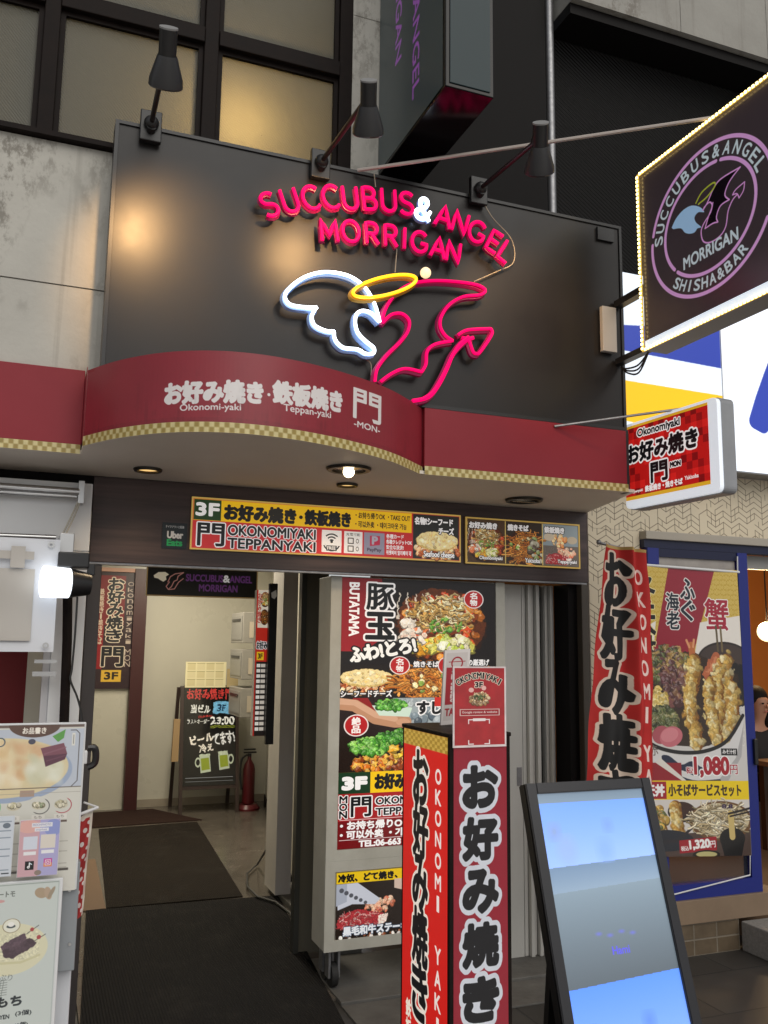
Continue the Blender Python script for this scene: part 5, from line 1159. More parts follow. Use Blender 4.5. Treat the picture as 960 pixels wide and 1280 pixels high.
# local coordinates from the empty (floor z = 0): faces the street, a little left
sp = [(0, 0, .46), (0, .01, .66), (0, -.01, .84), (0, -.03, .93), (0, -.055, 1.0), (0, -.075, 1.10), (0, -.075, 1.17),
      (-.17, -.01, .83), (-.22, -.12, .60), (-.10, -.30, .64), (-.04, -.33, .72), (.17, -.01, .83), (.23, -.10, .60), (.16, -.32, .60), (.15, -.40, .61),
      (-.09, -.02, .45), (-.11, -.42, .46), (-.11, -.44, .08), (-.11, -.55, .03), (.09, -.02, .45), (.11, -.42, .46), (.11, -.44, .08), (.11, -.55, .03)]
se = [(0, 1), (1, 2), (2, 3), (3, 4), (4, 5), (5, 6), (2, 7), (7, 8), (8, 9), (9, 10), (2, 11), (11, 12), (12, 13), (13, 14), (0, 15), (15, 16), (16, 17), (17, 18), (0, 19), (19, 20), (20, 21), (21, 22)]
sr = [.13, .12, .12, .05, .068, .085, .07, .06, .045, .034, .028, .06, .045, .034, .028, .085, .06, .04, .035, .085, .06, .04, .035]
skin_body('body', sp, se, sr, m_skin, pe)
jk = list(range(0, 3))+[7, 8, 9, 11, 12, 13]; mp_i = {v: i for i, v in enumerate(jk)}
skin_body('jacket', [sp[i] for i in jk], [(mp_i[a], mp_i[b]) for a, b in se if a in mp_i and b in mp_i], [sr[i]*1.22+.012 for i in jk], m_jack, pe)
tk = [15, 16, 17, 19, 20, 21, 0]; mt_i = {v: i for i, v in enumerate(tk)}
skin_body('trousers', [sp[i] for i in tk], [(mt_i[a], mt_i[b]) for a, b in se if a in mt_i and b in mt_i], [sr[i]*1.15+.01 for i in tk], m_jack, pe)
def pball(name, c_, r, sc, m, n=18): return MB().ball(Vector(c_)+Vector((5.66, 6.0, .16)), r, sc, n).build(name, m, pe, True)
pball('hair', (0, -.035, 1.135), .104, (1, .92, 1.05), m_hair); pball('hair', (-.09, -.05, 1.0), .05, (.7, .9, 2.2), m_hair); pball('hair', (.09, -.05, 1.0), .05, (.7, .9, 2.2), m_hair)
pball('nose', (0, -.163, 1.075), .013, (.8, 1, 1.3), m_skin); pball('mouth', (0, -.150, 1.033), .018, (1.2, .4, .35), mat('lips', (.38, .12, .10), .5))
for s_ in (-1, 1): pball('eye', (s_*.032, -.151, 1.10), .011, (1.3, .5, .6), m_hair); pball('ear', (s_*.09, -.07, 1.09), .018, (.4, .8, 1.4), m_skin)
for s_, hx_, hy_, hz_ in ((-1, -.03, -.34, .74), (1, .15, -.42, .615)):
    b = MB()
    for k in range(4):
        o_ = Vector((5.66+hx_+(k-1.5)*.017, 6.0+hy_, .16+hz_)); b.tube([o_, o_+Vector((0, -.03, .012)), o_+Vector((.004, -.048, -.008-.003*k))], .0075, 6)
    o_ = Vector((5.66+hx_-s_*.035, 6.0+hy_+.02, .16+hz_)); b.tube([o_, o_+Vector((-s_*.012, -.03, .01)), o_+Vector((0, -.05, 0))], .008, 6); b.build('fingers', m_skin, pe, True)
chr_ = thing('dining_chair', 'dark wooden chair under the seated diner', 'chair', (5.72, 6.05, .16))
m_dw = mat('dark dining wood', (.06, .03, .016), .4)
bx('seat', 5.50, 5.94, 5.85, 6.27, .52, .56, m_dw, chr_, .006); bx('backrest', 5.50, 5.94, 6.24, 6.27, .62, 1.02, m_dw, chr_, .006)
for x in (5.51, 5.90):
    for y, z in ((5.86, .5195), (6.235, .62)): bx('leg', x, x+.035, y, y+.035, .1605, z, m_dw, chr_)
tb = thing('dining_table', 'brown dining table in front of the seated diner', 'table', (5.75, 5.35, .16))
bx('tabletop', 5.35, 6.6, 5.1, 5.72, .80, .84, mat('tan table wood', (.26, .15, .08), .4), tb, .006)
for x in (5.40, 6.5):
    for y in (5.14, 5.64): bx('leg', x, x+.05, y, y+.05, .1605, .7995, m_dw, tb)

# ------------------------------------------------------------------ lobby furniture and signs
c = Cv(300, 78, '16130f', 1.3); gold = 'a08050'; c.rect(0, 0, 300, 3, gold); c.rect(0, 75, 300, 78, gold); c.rect(0, 0, 3, 78, gold); c.rect(297, 0, 300, 78, gold)
c.text('SUCCUBUS', 104, 18, 204, 36, '6c3c78', bold=.9); c.text('&', 205, 18, 222, 36, WHT, bold=1.2); c.text('ANGEL', 223, 18, 284, 36, '6c3c78', bold=.9); c.text('MORRIGAN', 140, 44, 244, 62, '6c3c78', bold=.9)
c.poly([(18, 24), (30, 15), (48, 14), (58, 20), (50, 26), (52, 34), (44, 40), (36, 36), (30, 32), (20, 30)], 'e8dcc0'); c.line([(56, 40), (62, 26), (74, 18), (96, 14)], 2.4, 'c88a80'); c.line([(96, 14), (82, 24), (80, 34), (72, 38), (66, 52), (58, 60), (52, 52), (60, 40)], 2.4, 'c88a80'); c.line([(60, 60), (74, 58), (84, 40), (96, 30)], 2.4, 'c88a80')
panel_sign('lobby_sign', 'black sign with purple lettering and a winged emblem hung inside the lobby entrance', 'sign', ((183, 707), (322, 713.5), (322, 748), (183, 745)), 6.0, .03, c, print_mat(.25, .3), m_plastic)
MB().cyl((.75, 6.015, 2.19), (.75, 6.015, 2.7045), .005).cyl((1.3, 6.015, 2.19), (1.3, 6.015, 2.7045), .005).build('sign_hanger', m_dullsteel, bpy.data.objects['lobby_sign'])
c = Cv(170, 480, '2a1a1c', .9); c.rect(8, 60, 40, 400, '7a1418'); c.rect(14, 14, 118, 220, '661216'); c.text('お好み焼き', 52, 24, 112, 290, BLK, bold=2.5, out='c8b8a0', ow=3.5, vert=True)
c.text('門', 40, 312, 122, 388, BLK, bold=3, out='c8b8a0', ow=3.5); c.text('鉄板焼き・焼きそば', 18, 70, 36, 300, 'b8a890', bold=.8, vert=True); c.text('Okonomiyaki', 128, 36, 152, 300, 'a89888', bold=.4, vert=True, gap=.3); c.text('MON', 128, 318, 152, 392, 'a89888', bold=.4, vert=True)
c.rect(40, 404, 118, 452, 'c09830'); c.text('3F', 54, 414, 106, 442, '201810', bold=2)
panel_sign('door_sign', 'dark red vertical sign on the lobby door ending in a yellow 3F box', 'sign', ((121, 716), (178, 715), (163, 860), (112, 862)), 9.70, .035, c, print_mat(.25, .4), m_mar)
# chalk style A-board
ab = thing('menu_a_board', 'black A-board with hand lettering and two green beer mugs against the lobby wall', 'A-board', (1.74, 9.3, .012))
c = Cv(420, 800, '0e0e10', .6)
c.text('お好み焼き門', 28, 12, 392, 100, 'b83a38', bold=3); c.text('当ビル', 60, 150, 215, 215, 'd8dcdc', bold=3); c.rect(238, 122, 372, 222, '6fb0dc'); c.text('3F', 275, 148, 340, 200, '1a3a5a', bold=3)
c.text('(火木休み)', 120, 232, 230, 256, 'b83a38', bold=1.5); c.text('ラストオーダー', 30, 265, 212, 300, 'd0d4d4', bold=1.6); c.text('23:00', 222, 250, 410, 310, 'e8ecec', bold=3); c.rect(216, 320, 410, 325, '9aa83a'); c.rect(216, 332, 410, 337, '9aa83a')
c.text('ビール', 50, 390, 240, 460, 'e8e4dc', bold=4, ang=-.2); c.text('冷え', 130, 470, 240, 530, 'e8e4dc', bold=3, ang=-.1); c.text('てます!', 240, 380, 412, 470, 'e0e4e8', bold=4, ang=-.15)
for x, y in ((170, 610), (320, 590)): c.poly([(x-42, y-58), (x+40, y-66), (x+52, y+80), (x-30, y+92)], 'b8c4b0'); c.poly([(x-30, y-25), (x+34, y-32), (x+44, y+62), (x-22, y+72)], '8a9a2c'); c.ell(x+(-52 if x < 200 else 62), y+5, 24, 40, 'b8c4b0', ring=9)
c.warp(0, 0, 420, 560, 5, 30, 9, .15); c.rect(20, 735, 400, 740, '8a9098'); c.rect(20, 765, 400, 768, '8a9098')
LB = Vector((1.44, 9.22, .012)); abu = Vector((0, .22, 1.23)); m_abf = mat('dark stained wood', (.035, .02, .016), .5)
def abp(x, t): return LB+Vector((x, 0, 0))+abu*t
sheet('board_face', c, abp(.035, 1.0)+Vector((0, -.004, 0)), np.array((.53, 0, 0)), np.array(-abu*.78), print_mat(.12, .2, .6), ab)
b = MB()
for x in (0, .565): b.prism([abp(x, 0), abp(x+.035, 0), abp(x+.035, 1.01), abp(x, 1.01)], (0, .03, 0))
for t in (.19, .985): b.prism([abp(.0355, t), abp(.5645, t), abp(.5645, t+.03), abp(.0355, t+.03)], (0, .028, 0))
b.build('front_frame', m_abf, ab); b = MB()
for x in (-.03, .565): b.prism([abp(x, 1.0)+Vector((0, .032, 0)), abp(x+.035, 1.0)+Vector((0, .032, 0)), LB+Vector((x+.035, .50, 0)), LB+Vector((x, .50, 0))], (0, .025, 0))
b.build('rear_leg', m_abf, ab); b = MB(); b.prism([abp(.036, .22), abp(.564, .22), abp(.564, .984), abp(.036, .984)], (0, .02, 0)); b.build('board_back', m_plastic, ab)
c = Cv(330, 220, 'd8cfa6', .5)
for i in range(4):
    for j in range(3): c.rect(16+i*76, 14+j*68, 80+i*76, 70+j*68, ('c8bc90', 'cfc49a')[(i+j) % 2]); c.line([(16+i*76, 14+j*68), (80+i*76, 14+j*68)], 4, '8a8258')
pk = abp(.04, 1.0); card = thing('menu_card', 'cream menu card with a grid of pictures on top of the A-board', 'card', tuple(pk+Vector((.2, 0, 0))))
sheet('print', c, pk+Vector((-.0, -.012, .26)), np.array((.42, 0, 0)), np.array((0, -.0, -.262)), print_mat(.1, .5), card); bx('backing', pk.x, pk.x+.42, pk.y-.0115, pk.y-.0065, pk.z-.002, pk.z+.26, mat('cream card', (.6, .55, .38), .6), card)
tag(bx('card_sheet', pk.x+.43, pk.x+.55, pk.y-.012, pk.y-.006, pk.z-.0, pk.z+.19, mat('kraft card', (.42, .33, .17), .7)), 'blank tan card on the top right corner of the A-board', 'card')
tag(MB().prism([(1.36, 9.30, .52), (1.425, 9.30, .52), (1.435, 9.34, .93), (1.375, 9.34, .93)], (0, .05, 0)).build('cardboard_box', mat('brown cardboard', (.33, .22, .11), .8)), 'flat brown cardboard hung on the left leg of the A-board', 'cardboard')
fe = thing('fire_extinguisher', 'red fire extinguisher on the lobby floor beside the A-board', 'extinguisher', (2.16, 9.35, .012))
m_fe = mat('red extinguisher paint', (.09, .005, .009), .35)
MB().lathe([(0, .06), (.060, .065), (.063, .08), (.063, .40), (.05, .45), (.020, .50), (.020, .53), (0, .53)], (2.16, 9.35, .012), n=22).build('cylinder', m_fe, fe, True)
MB().cyl((2.16, 9.35, .54), (2.16, 9.35, .57), .02).box(2.10, 2.23, 9.335, 9.365, .575, .59).box(2.10, 2.22, 9.335, 9.365, .605, .62).build('valve_handle', m_plastic, fe)
MB().tube(smooth_path([(2.13, 9.33, .56), (2.07, 9.30, .52), (2.06, 9.30, .38), (2.075, 9.30, .22)], 6), .011).build('hose', m_rubber, fe, True)
MB().lathe([(0, .0), (.12, .0), (.12, .02), (.09, .055), (0, .055)], (2.16, 9.35, .0125), n=22).build('stand', m_fe, fe, True)
# mailboxes on the right wall
for k, (z0, z1) in enumerate(((1.70, 1.99), (1.36, 1.64), (1.01, 1.28))):
    t = thing('mailbox', ('uppermost', 'middle', 'lowest')[k]+' of the three pale wall mailboxes beside the lit food sign in the lobby', 'mailbox', (2.0, 8.6, z0), 'mailboxes on the lobby wall')
    bx('body', 1.84, 2.22, 8.40, 8.95, z0, z1, mat('pale grey mailbox', (.22, .21, .19), .4), t, .006)
    bx('door', 1.834, 1.8395, 8.43, 8.92, z0+.03, z1-.03, mat('grey mailbox door', (.20, .195, .18), .4), t, .002); bx('slot', 1.829, 1.8335, 8.5, 8.86, z1-.085, z1-.06, m_plastic, t)
    bx('name_plate', 1.90, 1.99, 8.394, 8.3995, z0+.05, z0+.2, mat('tan plate', (.38, .33, .26), .5), t)
# vertical lit food sign and black sign at the corner
c = Cv(90, 950, 'c02a1c', .7); c.rect(10, 0, 84, 250, 'e8dcc8'); okonomi(c, 60, 60, 34, 50, 2); noodles(c, 30, 130, 88, 230, 60, 3); c.text('お好み焼き', 12, 20, 34, 220, 'b02018', bold=1.2, vert=True)
c.rect(0, 255, 90, 330, 'c02a1c'); c.text('お好み', 10, 340, 84, 390, BLK, bold=2, out=WHT, ow=4); c.rect(12, 408, 62, 462, 'f0c020'); c.text('3F', 22, 420, 54, 452, BLK, bold=2); c.rect(0, 472, 90, 950, '1c1614')
for k in range(13): c.rect(14, 486+k*34, 40, 508+k*34, 'e8e4dc'); c.rect(44, 486+k*34, 76, 508+k*34, 'd0c8bc')
c.rect(0, 472, 10, 950, 'b02418')
panel_sign('lit_menu_sign', 'narrow lit vertical menu sign with red edge and food pictures at the lobby corner', 'sign', ((321, 737), (336, 738), (332, 921), (316, 919)), 5.6, .06, c, print_mat(.45, .35), m_white)
c = Cv(50, 1000, '0c0b0c', .5); c.poly([(8, 60), (40, 40), (46, 80), (30, 100), (12, 90)], 'd8d4cc')
panel_sign('black_sign', 'narrow black vertical sign with a small white wing next to the lit menu sign', 'sign', ((336.5, 729), (346, 729.5), (343, 931), (333, 930)), 5.55, .04, c, print_mat(.05, .4), m_plastic)
tag(MB().tube([onZ(x, y, .03+(.25 if y < 1063 else 0)) for x, y in ((335, 1050), (333, 1062))]+[onZ(x, y, .035) for x, y in ((322, 1080), (309, 1092), (309, 1108), (322, 1121), (345, 1128), (363, 1142), (378, 1172))], .008).build('floor_cable', m_cable, None, True), 'black cable trailing over the lobby floor by the white column', 'cable')

# ------------------------------------------------------------------ shop on the left
ls = thing('left_shop_front', 'white panelled shop front at the far left with steel rails and red interior', 'shop', (-.5, 4.25, 0))
bx('header_panel', -3, .208, 4.22, 4.30, 2.10, 2.41, m_white, ls, .003); bx('side_panel', .075, .2075, 4.221, 4.30, 0, 2.0985, m_white, ls, .003)
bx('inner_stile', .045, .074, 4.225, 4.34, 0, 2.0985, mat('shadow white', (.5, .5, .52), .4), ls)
bx('dark_gap', -3, .216, 4.36, 4.40, 2.3, 2.472, m_clad, ls)
bx('interior_wall', -3, -.02, 5.3, 5.4, 0, 2.5, mat('red interior wall', (.28, .015, .018), .5), ls); bx('interior_wall', -.02, .25, 5.2, 5.3, 0, 2.5, mat('grey interior wall', (.09, .088, .085), .6, noise=(3, .3, (.07, .07, .068))), ls)
r_ = MB()
def rail(x0, y0, x1, y1, Y, r): A, B = onY(x0, y0, Y), onY(x1, y1, Y); r_.cyl(A, B, r)
rail(-60, 604, 99, 615, 4.16, .017); rail(-60, 611, 96, 621, 4.17, .012); rail(-60, 667, 70, 672, 4.14, .012); r_.build('steel_rail', m_steel, ls, True)
P = onY(101, 617, 4.2); bx('rail_bracket', P[0]-.012, P[0]+.012, 4.15, 4.219, P[2]-.05, P[2]+.05, m_steel, ls)
P = onY(83, 684, 4.12); bx('lamp_bracket', P[0]-.03, P[0]+.03, 4.10, 4.219, P[2]-.06, P[2]+.06, m_steel, ls, .003)
MB().tube([onY(85, 700, 4.13), onY(84, 800, 4.13), onY(80, 905, 4.13), onY(80, 1100, 4.13)], .02).build('dark_upright', m_darkframe, ls, True)
P = onY(58, 835, 4.12); b = MB(); b.box(P[0]-.05, P[0]+.04, 4.12, 4.14, P[2]+.02, P[2]+.035); b.box(P[0]-.055, P[0]+.04, 4.12, 4.14, P[2]-.035, P[2]-.015); b.build('latch_handle', m_steel, ls)
tag(MB().tube([onY(100, 622, 4.16), onY(88, 648, 4.15), onY(76, 672, 4.13)], .004).tube([onY(102, 622, 4.16), onY(93, 645, 4.15), onY(80, 672, 4.12)], .004).build('tie_rope', mat('pale rope', (.45, .42, .36), .9), None, True), 'pale rope tied from the rail bracket down to the floodlight bracket', 'rope')
tag(MB().tube(smooth_path([onY(*p, 4.10) for p in ((97, 740), (94, 790), (90, 835), (88, 850), (96, 870), (101, 888), (104, 905))], 5), .0045, 6).build('lamp_cord', m_cable, None, True), 'black cord hanging from the white floodlight down the grey pillar', 'cable')
# banner sheet
m_sheet = mat('white vinyl sheet', (.62, .63, .66), .35); m_inner = mat('cream printed field', (.43, .40, .36), .55, noise=(2, .3, (.40, .37, .33)))
sh = thing('vinyl_banner', 'white bordered cream vinyl sheet hung from the left shop rail beside the floodlight', 'banner', (-.3, 4.05, 1.65))
A, B = onY(0, 680, 4.02), onY(72, 672, 4.02); C_, D_ = onY(64, 815, 4.02), onY(0, 818, 4.02)
def quadsh(name, x0, z0, x1, z1, y, m, bow=.02):
    v = []; f = []; n = 14
    for i in range(n+1):
        for j in range(n+1): u, w = i/n, j/n; v.append((x0+(x1-x0)*u, y-bow*math.sin(u*3.14)*math.sin(w*3.14)-.01*math.sin(w*5+u*3), z0+(z1-z0)*w))
    for i in range(n):
        for j in range(n): a_ = i*(n+1)+j; f.append((a_, a_+1, a_+n+2, a_+n+1))
    me = bpy.data.meshes.new(name); off = rootloc(sh); me.from_pydata([tuple(Vector(p)-off) for p in v], [], f); o = bpy.data.objects.new(name, me); COL.objects.link(o); o.parent = sh; me.materials.append(m)
    for p in me.polygons: p.use_smooth = True
    return o
quadsh('sheet', -1.2, C_[2], C_[0]+.008, B[2]-.01, 4.02, m_sheet); quadsh('printed_field', -1.1, C_[2]+.045, C_[0]-.085, B[2]-.14, 4.008, m_inner)
bx('tape', -1.1, onY(43, 693, 4.0)[0], 3.985, 3.988, onY(20, 699, 4.0)[2], onY(20, 689, 4.0)[2], m_inner, sh)
bx('tape', onY(14, 690, 4.0)[0], onY(32, 690, 4.0)[0], 3.98, 3.983, onY(20, 710, 4.0)[2], onY(20, 683, 4.0)[2], m_inner, sh)
for p in ((64, 681), (57, 807)):
    P = onY(*p, 4.0); MB().lathe([(.006, 0), (.012, 0), (.013, -.004), (.006, -.004)], (P[0], 4.004, P[2]), (0, 1, 0), 14).build('grommet', m_steel, sh)
# floodlight
fd = thing('floodlight', 'brightly lit white cylinder floodlight clipped to the left shop frame', 'lamp', tuple(onY(72, 728, 3.98)))
Pc = Vector(onY(86, 729, 3.95)); Pe = Vector(onY(53, 727, 3.93))
MB().cyl(Pc, Pe, .062, .066, 26).build('diffuser', mat('glowing diffuser', (1, 1, 1), .4, emit=2.2, ecol=(.86, .93, 1)), fd, True)
MB().cyl(Pc+(Pc-Pe).normalized()*.002, Pc+(Pc-Pe).normalized()*.085, .062, .046, 20).build('housing', m_plastic, fd, True)
P = onY(88, 701, 3.97); b = MB(); b.box(P[0]-.05, P[0]+.075, 3.94, 4.06, P[2]-.03, P[2]+.035, .006); b.box(P[0]+.07, P[0]+.10, 3.95, 4.0, P[2]-.06, P[2]-.01, .004); b.build('clamp', m_plastic, fd)
lamp('floodlight_light', 'POINT', Pe+Vector((-.10, -.22, 0)), .30, (.90, .95, 1), shadow_soft_size=.07)

# ------------------------------------------------------------------ stall with menu boards at the near left
st = thing('menu_stand', 'white stand with a grey side box carrying the menu boards at the near left', 'stand', (-.2, 2.6, 0))
bx('cabinet', -.9, .138, 2.42, 2.75, 0, 1.08, mat('stand white', (.60, .62, .66), .4), st, .004)
P0_, P1_ = onY(80, 1090, 2.40), onY(103, 1090, 2.40)
bx('side_box', .094, .142, 2.385, 2.4185, onY(90, 1211, 2.4)[2], onY(90, 1076, 2.4)[2], mat('blue grey box', (.27, .29, .31), .5, noise=(5, .2, (.24, .26, .28))), st, .003)
b = MB()
for yy in (1113, 1180): P = onY(87, yy, 2.384); b.cyl((P[0], 2.3848, P[2]), (P[0], 2.381, P[2]), .0035, n=8)
b.build('screw', m_steel, st)
c = Cv(440, 760, 'dcdad2', .55)   # visible right part of the upper menu; x 0 = photo left edge -> 330 px/m
OX = 0
def U(x): return x*1.0
c.rect(0, 60, 440, 64, 'c8c4ba')
c = Cv(860, 840, 'cfcdc4', .5)    # units: quarter photo px, origin at photo x=-110
q_ = lambda x: x+440
c.rect(0, 0, 860, 14, '6a5a54'); c.rect(0, 22, 860, 320, 'b9c0cc'); c.ell(q_(40), 230, 330, 160, '9aa8c0'); c.ell(q_(30), 215, 320, 150, 'd8c8a0')

rs = np.random.RandomState(8)
for k in range(46):
    x, y = in_ell(q_(50), 190, 200, 95)(rs); c.ell(x, y, 20+34*rs.rand(), 14+20*rs.rand(), ('d8b888', 'e4d0a8', 'd8b48c', 'e8dcc0', 'cfa67e')[k % 5], rs.rand()*3, 14, .75)
for k in range(22):
    x, y = in_ell(q_(235), 225, 95, 60)(rs); c.ell(x, y, 22+26*rs.rand(), 14+18*rs.rand(), ('d6d4bc', 'e2e2d0', 'c8c6a8')[k % 3], rs.rand()*3, 14, .75)
c.poly([(q_(205), 120), (q_(320), 95), (q_(340), 150), (q_(240), 195), (q_(220), 160)], '7a4a58'); c.poly([(q_(220), 160), (q_(340), 150), (q_(330), 180), (q_(235), 215)], '5a3244'); c.line([(q_(225), 150), (q_(330), 118)], 8, '8a5c6a', .7); c.line([(q_(240), 185), (q_(330), 160)], 6, '6e4456', .8)
c.poly([(q_(260), 60), (q_(325), 25), (q_(318), 70), (q_(290), 90)], '5a9a4a'); c.poly([(0, 300), (q_(60), 322), (0, 322)], '3a5a8a'); c.rect(0, 318, 860, 322, '5a5048')
c.ell(q_(170), 0, 128, 64, '5a4238'); c.text('お品書き', q_(112), 14, q_(228), 46, 'efe8dc', bold=1.6)
c.ell(q_(160), 85, 18, 14, '4a4a5a'); c.ell(q_(5), 85, 26, 24, '55606a', ring=6); c.rect(q_(360), 45, q_(376), 110, 'dcdad2'); c.line([(q_(368), 55), (q_(368), 100)], 3, '5a5a5a')
c.line([(q_(352), 30), (q_(380), 30), (q_(398), 48), (q_(398), 290), (q_(370), 318)], 4, '4a4440')
c.rect(q_(118), 330, q_(188), 362, 'a89080'); c.rect(0, 345, 860, 347, '9a948a')
for k, x in enumerate((-85, 20+72, 215, 325)):
    c.ell(q_(x), 410, 34, 18, 'c8c0a8'); c.blobs(in_ell(q_(x), 402, 28, 13), 12, 10, ['b8b090', 'd8d0b8', '8a9470'], k); c.rect(q_(x)-32, 455, q_(x)+32, 480, 'dcd8d0'); c.text('もち', q_(x)-20, 460, q_(x)+18, 474, '6a6460', bold=.3); c.rect(q_(x)-34, 486, q_(x)+34, 496, '5a4a44')
    if k > 1: c.ell(q_(x)+8, 412, 46, 40, ('4a4a4a', 'a83a48')[k-2], ring=4); c.ell(q_(x)-8, 402, 46, 40, 'cfcdc4'); c.ell(q_(x), 410, 34, 18, 'c8c0a8'); c.blobs(in_ell(q_(x), 402, 28, 13), 14, 10, ['b8b090', 'd8d0b8', '8a9470'], k)
c.ell(q_(-5), 410, 36, 42, '8ab88a', ring=6)
for y in (590, 640, 700, 720): c.rect(0, y, q_(370), y+4, 'a8a49c')
c.rect(0, 726, q_(380), 738, '4a4440'); c.text('・・・・', q_(90), 560, q_(260), 575, '5a5048', bold=1)
mb = thing('menu_board', 'upright white menu board with a brown headed food picture at the near left', 'menu board', (-.1, 2.40, 1.1))
A, B = onY(0, 907, 2.37), onY(106, 904, 2.37); zt_, zb2 = A[2], onY(98, 1112, 2.37)[2]; sc = (B[0]-A[0])/106
x_l = A[0]-110*sc
sheet('print', c, (x_l, 2.37, zt_), (B[0]-x_l, 0, 0), (0, 0, zb2-zt_), print_mat(.03, .12, .8), mb); bx('board', x_l, B[0]+.004, 2.372, 2.384, zb2, zt_+.004, m_white, mb, .002)
def small(name, label, cat, x0, y0, x1, y1, Y, c, m, backm, grp=None):
    A, B = onY(x0, y0, Y), onY(x1, y1, Y); t = thing(name, label, cat, ((A[0]+B[0])/2, Y, B[2]), grp)
    sheet('print', c, (A[0], Y, A[2]), (B[0]-A[0], 0, 0), (0, 0, B[2]-A[2]), m, t); bx('backing', A[0]-.001, B[0]+.001, Y+.001, Y+.004, B[2]-.001, A[2]+.001, backm, t); return t
c = Cv(180, 260, 'c8a0a8', .8); c.poly([(90, 0), (180, 0), (180, 260), (90, 260)], 'a8a4cc'); c.ell(40, 30, 50, 30, 'd8a8a0'); c.ell(150, 40, 40, 40, '8a94c8')
c.rect(52, 14, 146, 34, 'dcdce0'); c.rect(66, 38, 130, 54, 'dcdce0'); c.text('MOCHIPHOTO', 58, 19, 140, 29, '7a7aa8', bold=.4); c.text('market', 74, 42, 122, 51, '7a7aa8', bold=.4)
c.rect(18, 76, 82, 136, 'cdd2de'); c.rect(96, 70, 164, 134, 'd6cec4'); c.rect(22, 146, 78, 162, 'e2e2e4'); c.rect(102, 142, 160, 158, 'e2e2e4')
c.rect(32, 190, 72, 230, '101014'); c.line([(52, 198), (52, 216)], 5, 'f0f0f0'); c.ell(48, 217, 6, 6, 'f0f0f0', ring=4); c.line([(52, 198), (62, 205)], 4, 'd8e8f0')
c.rect(116, 182, 154, 220, 'c04a9a'); c.rect(116, 202, 154, 220, 'd88a5a'); c.rect(122, 188, 148, 214, 'e8d8e0'); c.rect(125, 191, 145, 211, 'c05a90'); c.ell(135, 201, 7, 7, 'e8d8e0', ring=3); c.ell(92, 245, 16, 12, '8a7a70')
small('leaflet', 'pink and lilac social media leaflet in front of the menu board', 'leaflet', 26, 1026, 71, 1093, 2.33, c, print_mat(.04, .2, .5), m_white)
c = Cv(120, 260, 'c6ccd4', .8)
for y in (20, 60, 90, 140, 170, 230): c.rect(60, y, 110, y+5, '8a94a0')
c.ell(90, 40, 16, 12, '6a7480'); c.rect(80, 245, 112, 250, '30343c')
small('leaflet', 'pale blue leaflet cut by the left edge in front of the menu board', 'leaflet', -18, 1022, 13, 1095, 2.33, c, print_mat(.04, .2, .5), m_white)
c = Cv(620, 1100, 'c3cac6', .5); r0 = lambda x: x+320     # quarter px, origin at photo x=-80
c.rect(0, 4, 620, 8, '8a948e'); c.rect(r0(296), 4, r0(299), 1100, 'a8b2b0'); c.text('ートモ', r0(0), 38, r0(80), 66, '6a706c', bold=1); c.ell(r0(5), 85, 26, 8, 'c89a98')
c.ell(r0(210), 58, 34, 26, 'a8947c', .4); c.ell(r0(245), 62, 18, 34, 'b09a84', -.3); c.ell(r0(262), 60, 10, 34, '9a8c78', .5)
c.ell(r0(60), 330, 200, 130, 'd6d2b4'); c.poly([(r0(22), 312), (r0(100), 268), (r0(140), 256), (r0(152), 290), (r0(88), 330), (r0(40), 345)], '5a4852'); c.poly([(r0(30), 335), (r0(95), 318), (r0(165), 284), (r0(204), 312), (r0(160), 345), (r0(88), 378), (r0(40), 366)], '4a3a42'); c.ell(r0(110), 310, 40, 14, '6a5660', -.4, 8, .6); c.ell(r0(120), 340, 46, 14, '5a4852', -.4, 8, .6); c.warp(r0(10), 250, r0(215), 385, 4, 20, 3, .14)
c.line([(r0(150), 260), (r0(208), 222)], 4, '5a5a58'); c.line([(r0(190), 300), (r0(245), 270)], 4, '5a5a58'); c.ell(r0(176), 240, 10, 10, 'a84a4c'); c.ell(r0(212), 282, 11, 11, 'a84a4c')
c.ell(r0(72), 212, 44, 36, 'e0dfd0'); c.ell(r0(72), 212, 44, 36, '8a7a5a', ring=3); c.ell(r0(70), 215, 22, 9, '3a4448'); c.ell(r0(70), 205, 16, 12, 'eceae4')
c.line([(r0(20), 395), (r0(130), 400), (r0(220), 372)], 12, 'c9c49e')
c.text('たっぷり', r0(-40), 450, r0(95), 480, '6a706c', bold=.8, ang=.1)
for k in range(7): c.line([(r0(-30)+k*14, 480), (r0(-40)+k*14, 560)], 3, '7a807c'); c.line([(r0(-30), 485+k*12), (r0(70), 480+k*12)], 3, '7a807c')
c.text('ココもち', r0(-110), 566, r0(146), 612, '2c3236', bold=3.2); c.text('700', r0(-70), 640, r0(40), 674, '2c3236', bold=2.6); c.text('YEN', r0(46), 652, r0(92), 672, '2c3236', bold=1); c.text('(3個)', r0(122), 640, r0(200), 668, '2c3236', bold=1)
c.text('1300', r0(-90), 700, r0(30), 734, '2c3236', bold=2.6); c.text('YEN', r0(42), 712, r0(90), 732, '2c3236', bold=1); c.text('(6個)', r0(120), 698, r0(186), 726, '2c3236', bold=1)
lb = thing('price_board', 'lower white price board with a mochi picture at the near left corner', 'menu board', (-.1, 2.35, .8))
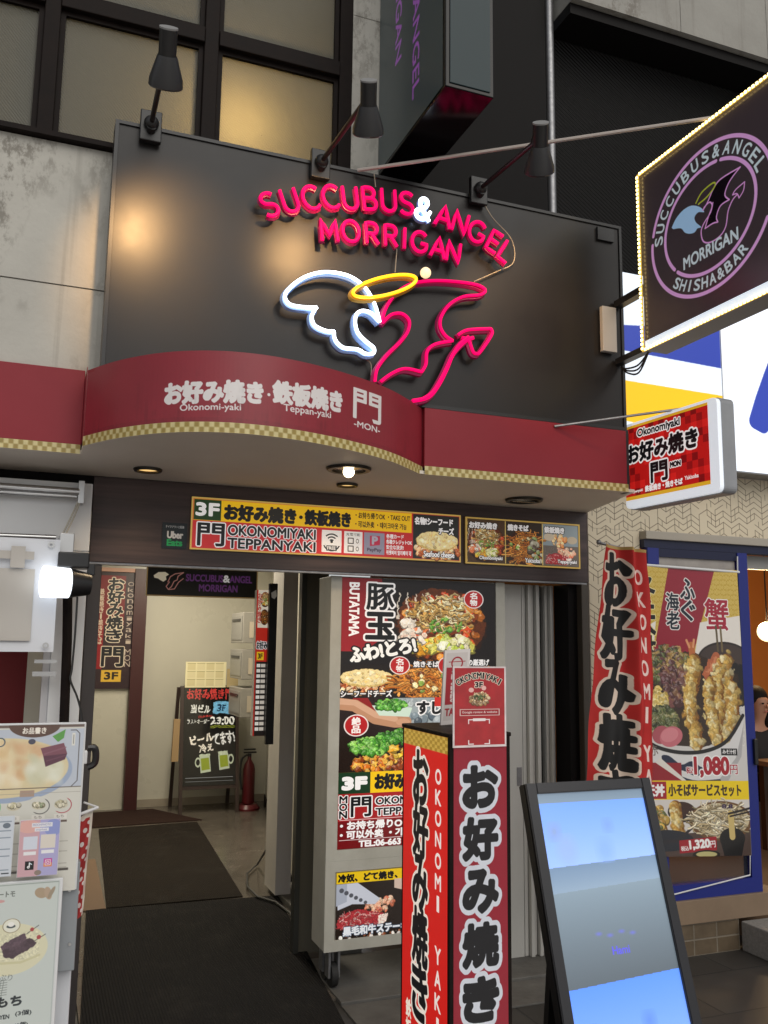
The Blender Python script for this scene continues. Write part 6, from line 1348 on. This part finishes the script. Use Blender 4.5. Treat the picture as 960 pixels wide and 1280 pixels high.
A, B = onY(0, 1106, 2.34), onY(79, 1102, 2.34); sc = (B[0]-A[0])/79; x_l = A[0]-80*sc; zt_ = A[2]; hgt = 1100/4*sc
sheet('print', c, (x_l, 2.34, zt_), (B[0]-x_l-.008, 0, 0), (0, 0, -hgt), print_mat(.03, .15, .6), lb); bx('board', x_l, B[0], 2.342, 2.352, zt_-hgt, zt_+.004, m_white, lb, .002)
# polka dot cloth hung on the right of the stand
c = Cv(60, 480, 'a02a2a', 1.0); rs = np.random.RandomState(2)
for y in range(20, 480, 58): c.ell(18+12*((y//58) % 2), y, 10, 11, 'd8d0cc'); c.ell(46, y+26, 8, 9, 'd8d0cc')
c.rect(48, 0, 60, 480, 'cfc8bc'); c.rect(0, 0, 60, 24, 'cfc8bc')
pc = thing('dotted_cloth', 'narrow red cloth with white dots hanging beside the menu stand', 'cloth', (.16, 2.5, .9))
T0, T1, L1 = onY(100, 1022, 2.5), onY(117, 1014, 2.5), onY(108, 1150, 2.5)
def fpc(u, v): x = T0[0]+(T1[0]-T0[0])*u*(1-.35*v); return np.stack([x, 2.5+.02*u+.012*np.sin(v*9+u*3), T0[2]+(L1[2]-T0[2])*v+.012*u], -1)
sheet('cloth', c, 0, 0, 0, print_mat(.0, .8), pc, fpc)
MB().tube([(T0[0]-.01, 2.5, T0[2]+.005), (T1[0]+.012, 2.52, T1[2]+.006)], .004).tube([onY(105, 1003, 2.5), (T1[0]+.012, 2.52, T1[2]+.006)], .0025).build('hanger_wire', m_white, pc)
kn = thing('door_handle_knob', 'black rounded handle on the grey pillar edge above the dotted cloth', 'handle', tuple(onY(114, 946, 3.0)))
P = Vector(onY(114, 946, 3.0)); MB().tube(smooth_path([P+Vector((-.012, 0, .028)), P+Vector((.010, 0, .024)), P+Vector((.012, 0, -.018)), P+Vector((-.010, 0, -.032))], 5), .011).build('grip', m_plastic, kn, True); bx('arm', P.x-.3, P.x-.012, 2.985, 3.015, P.z-.02, P.z+.02, m_white, kn, .004)
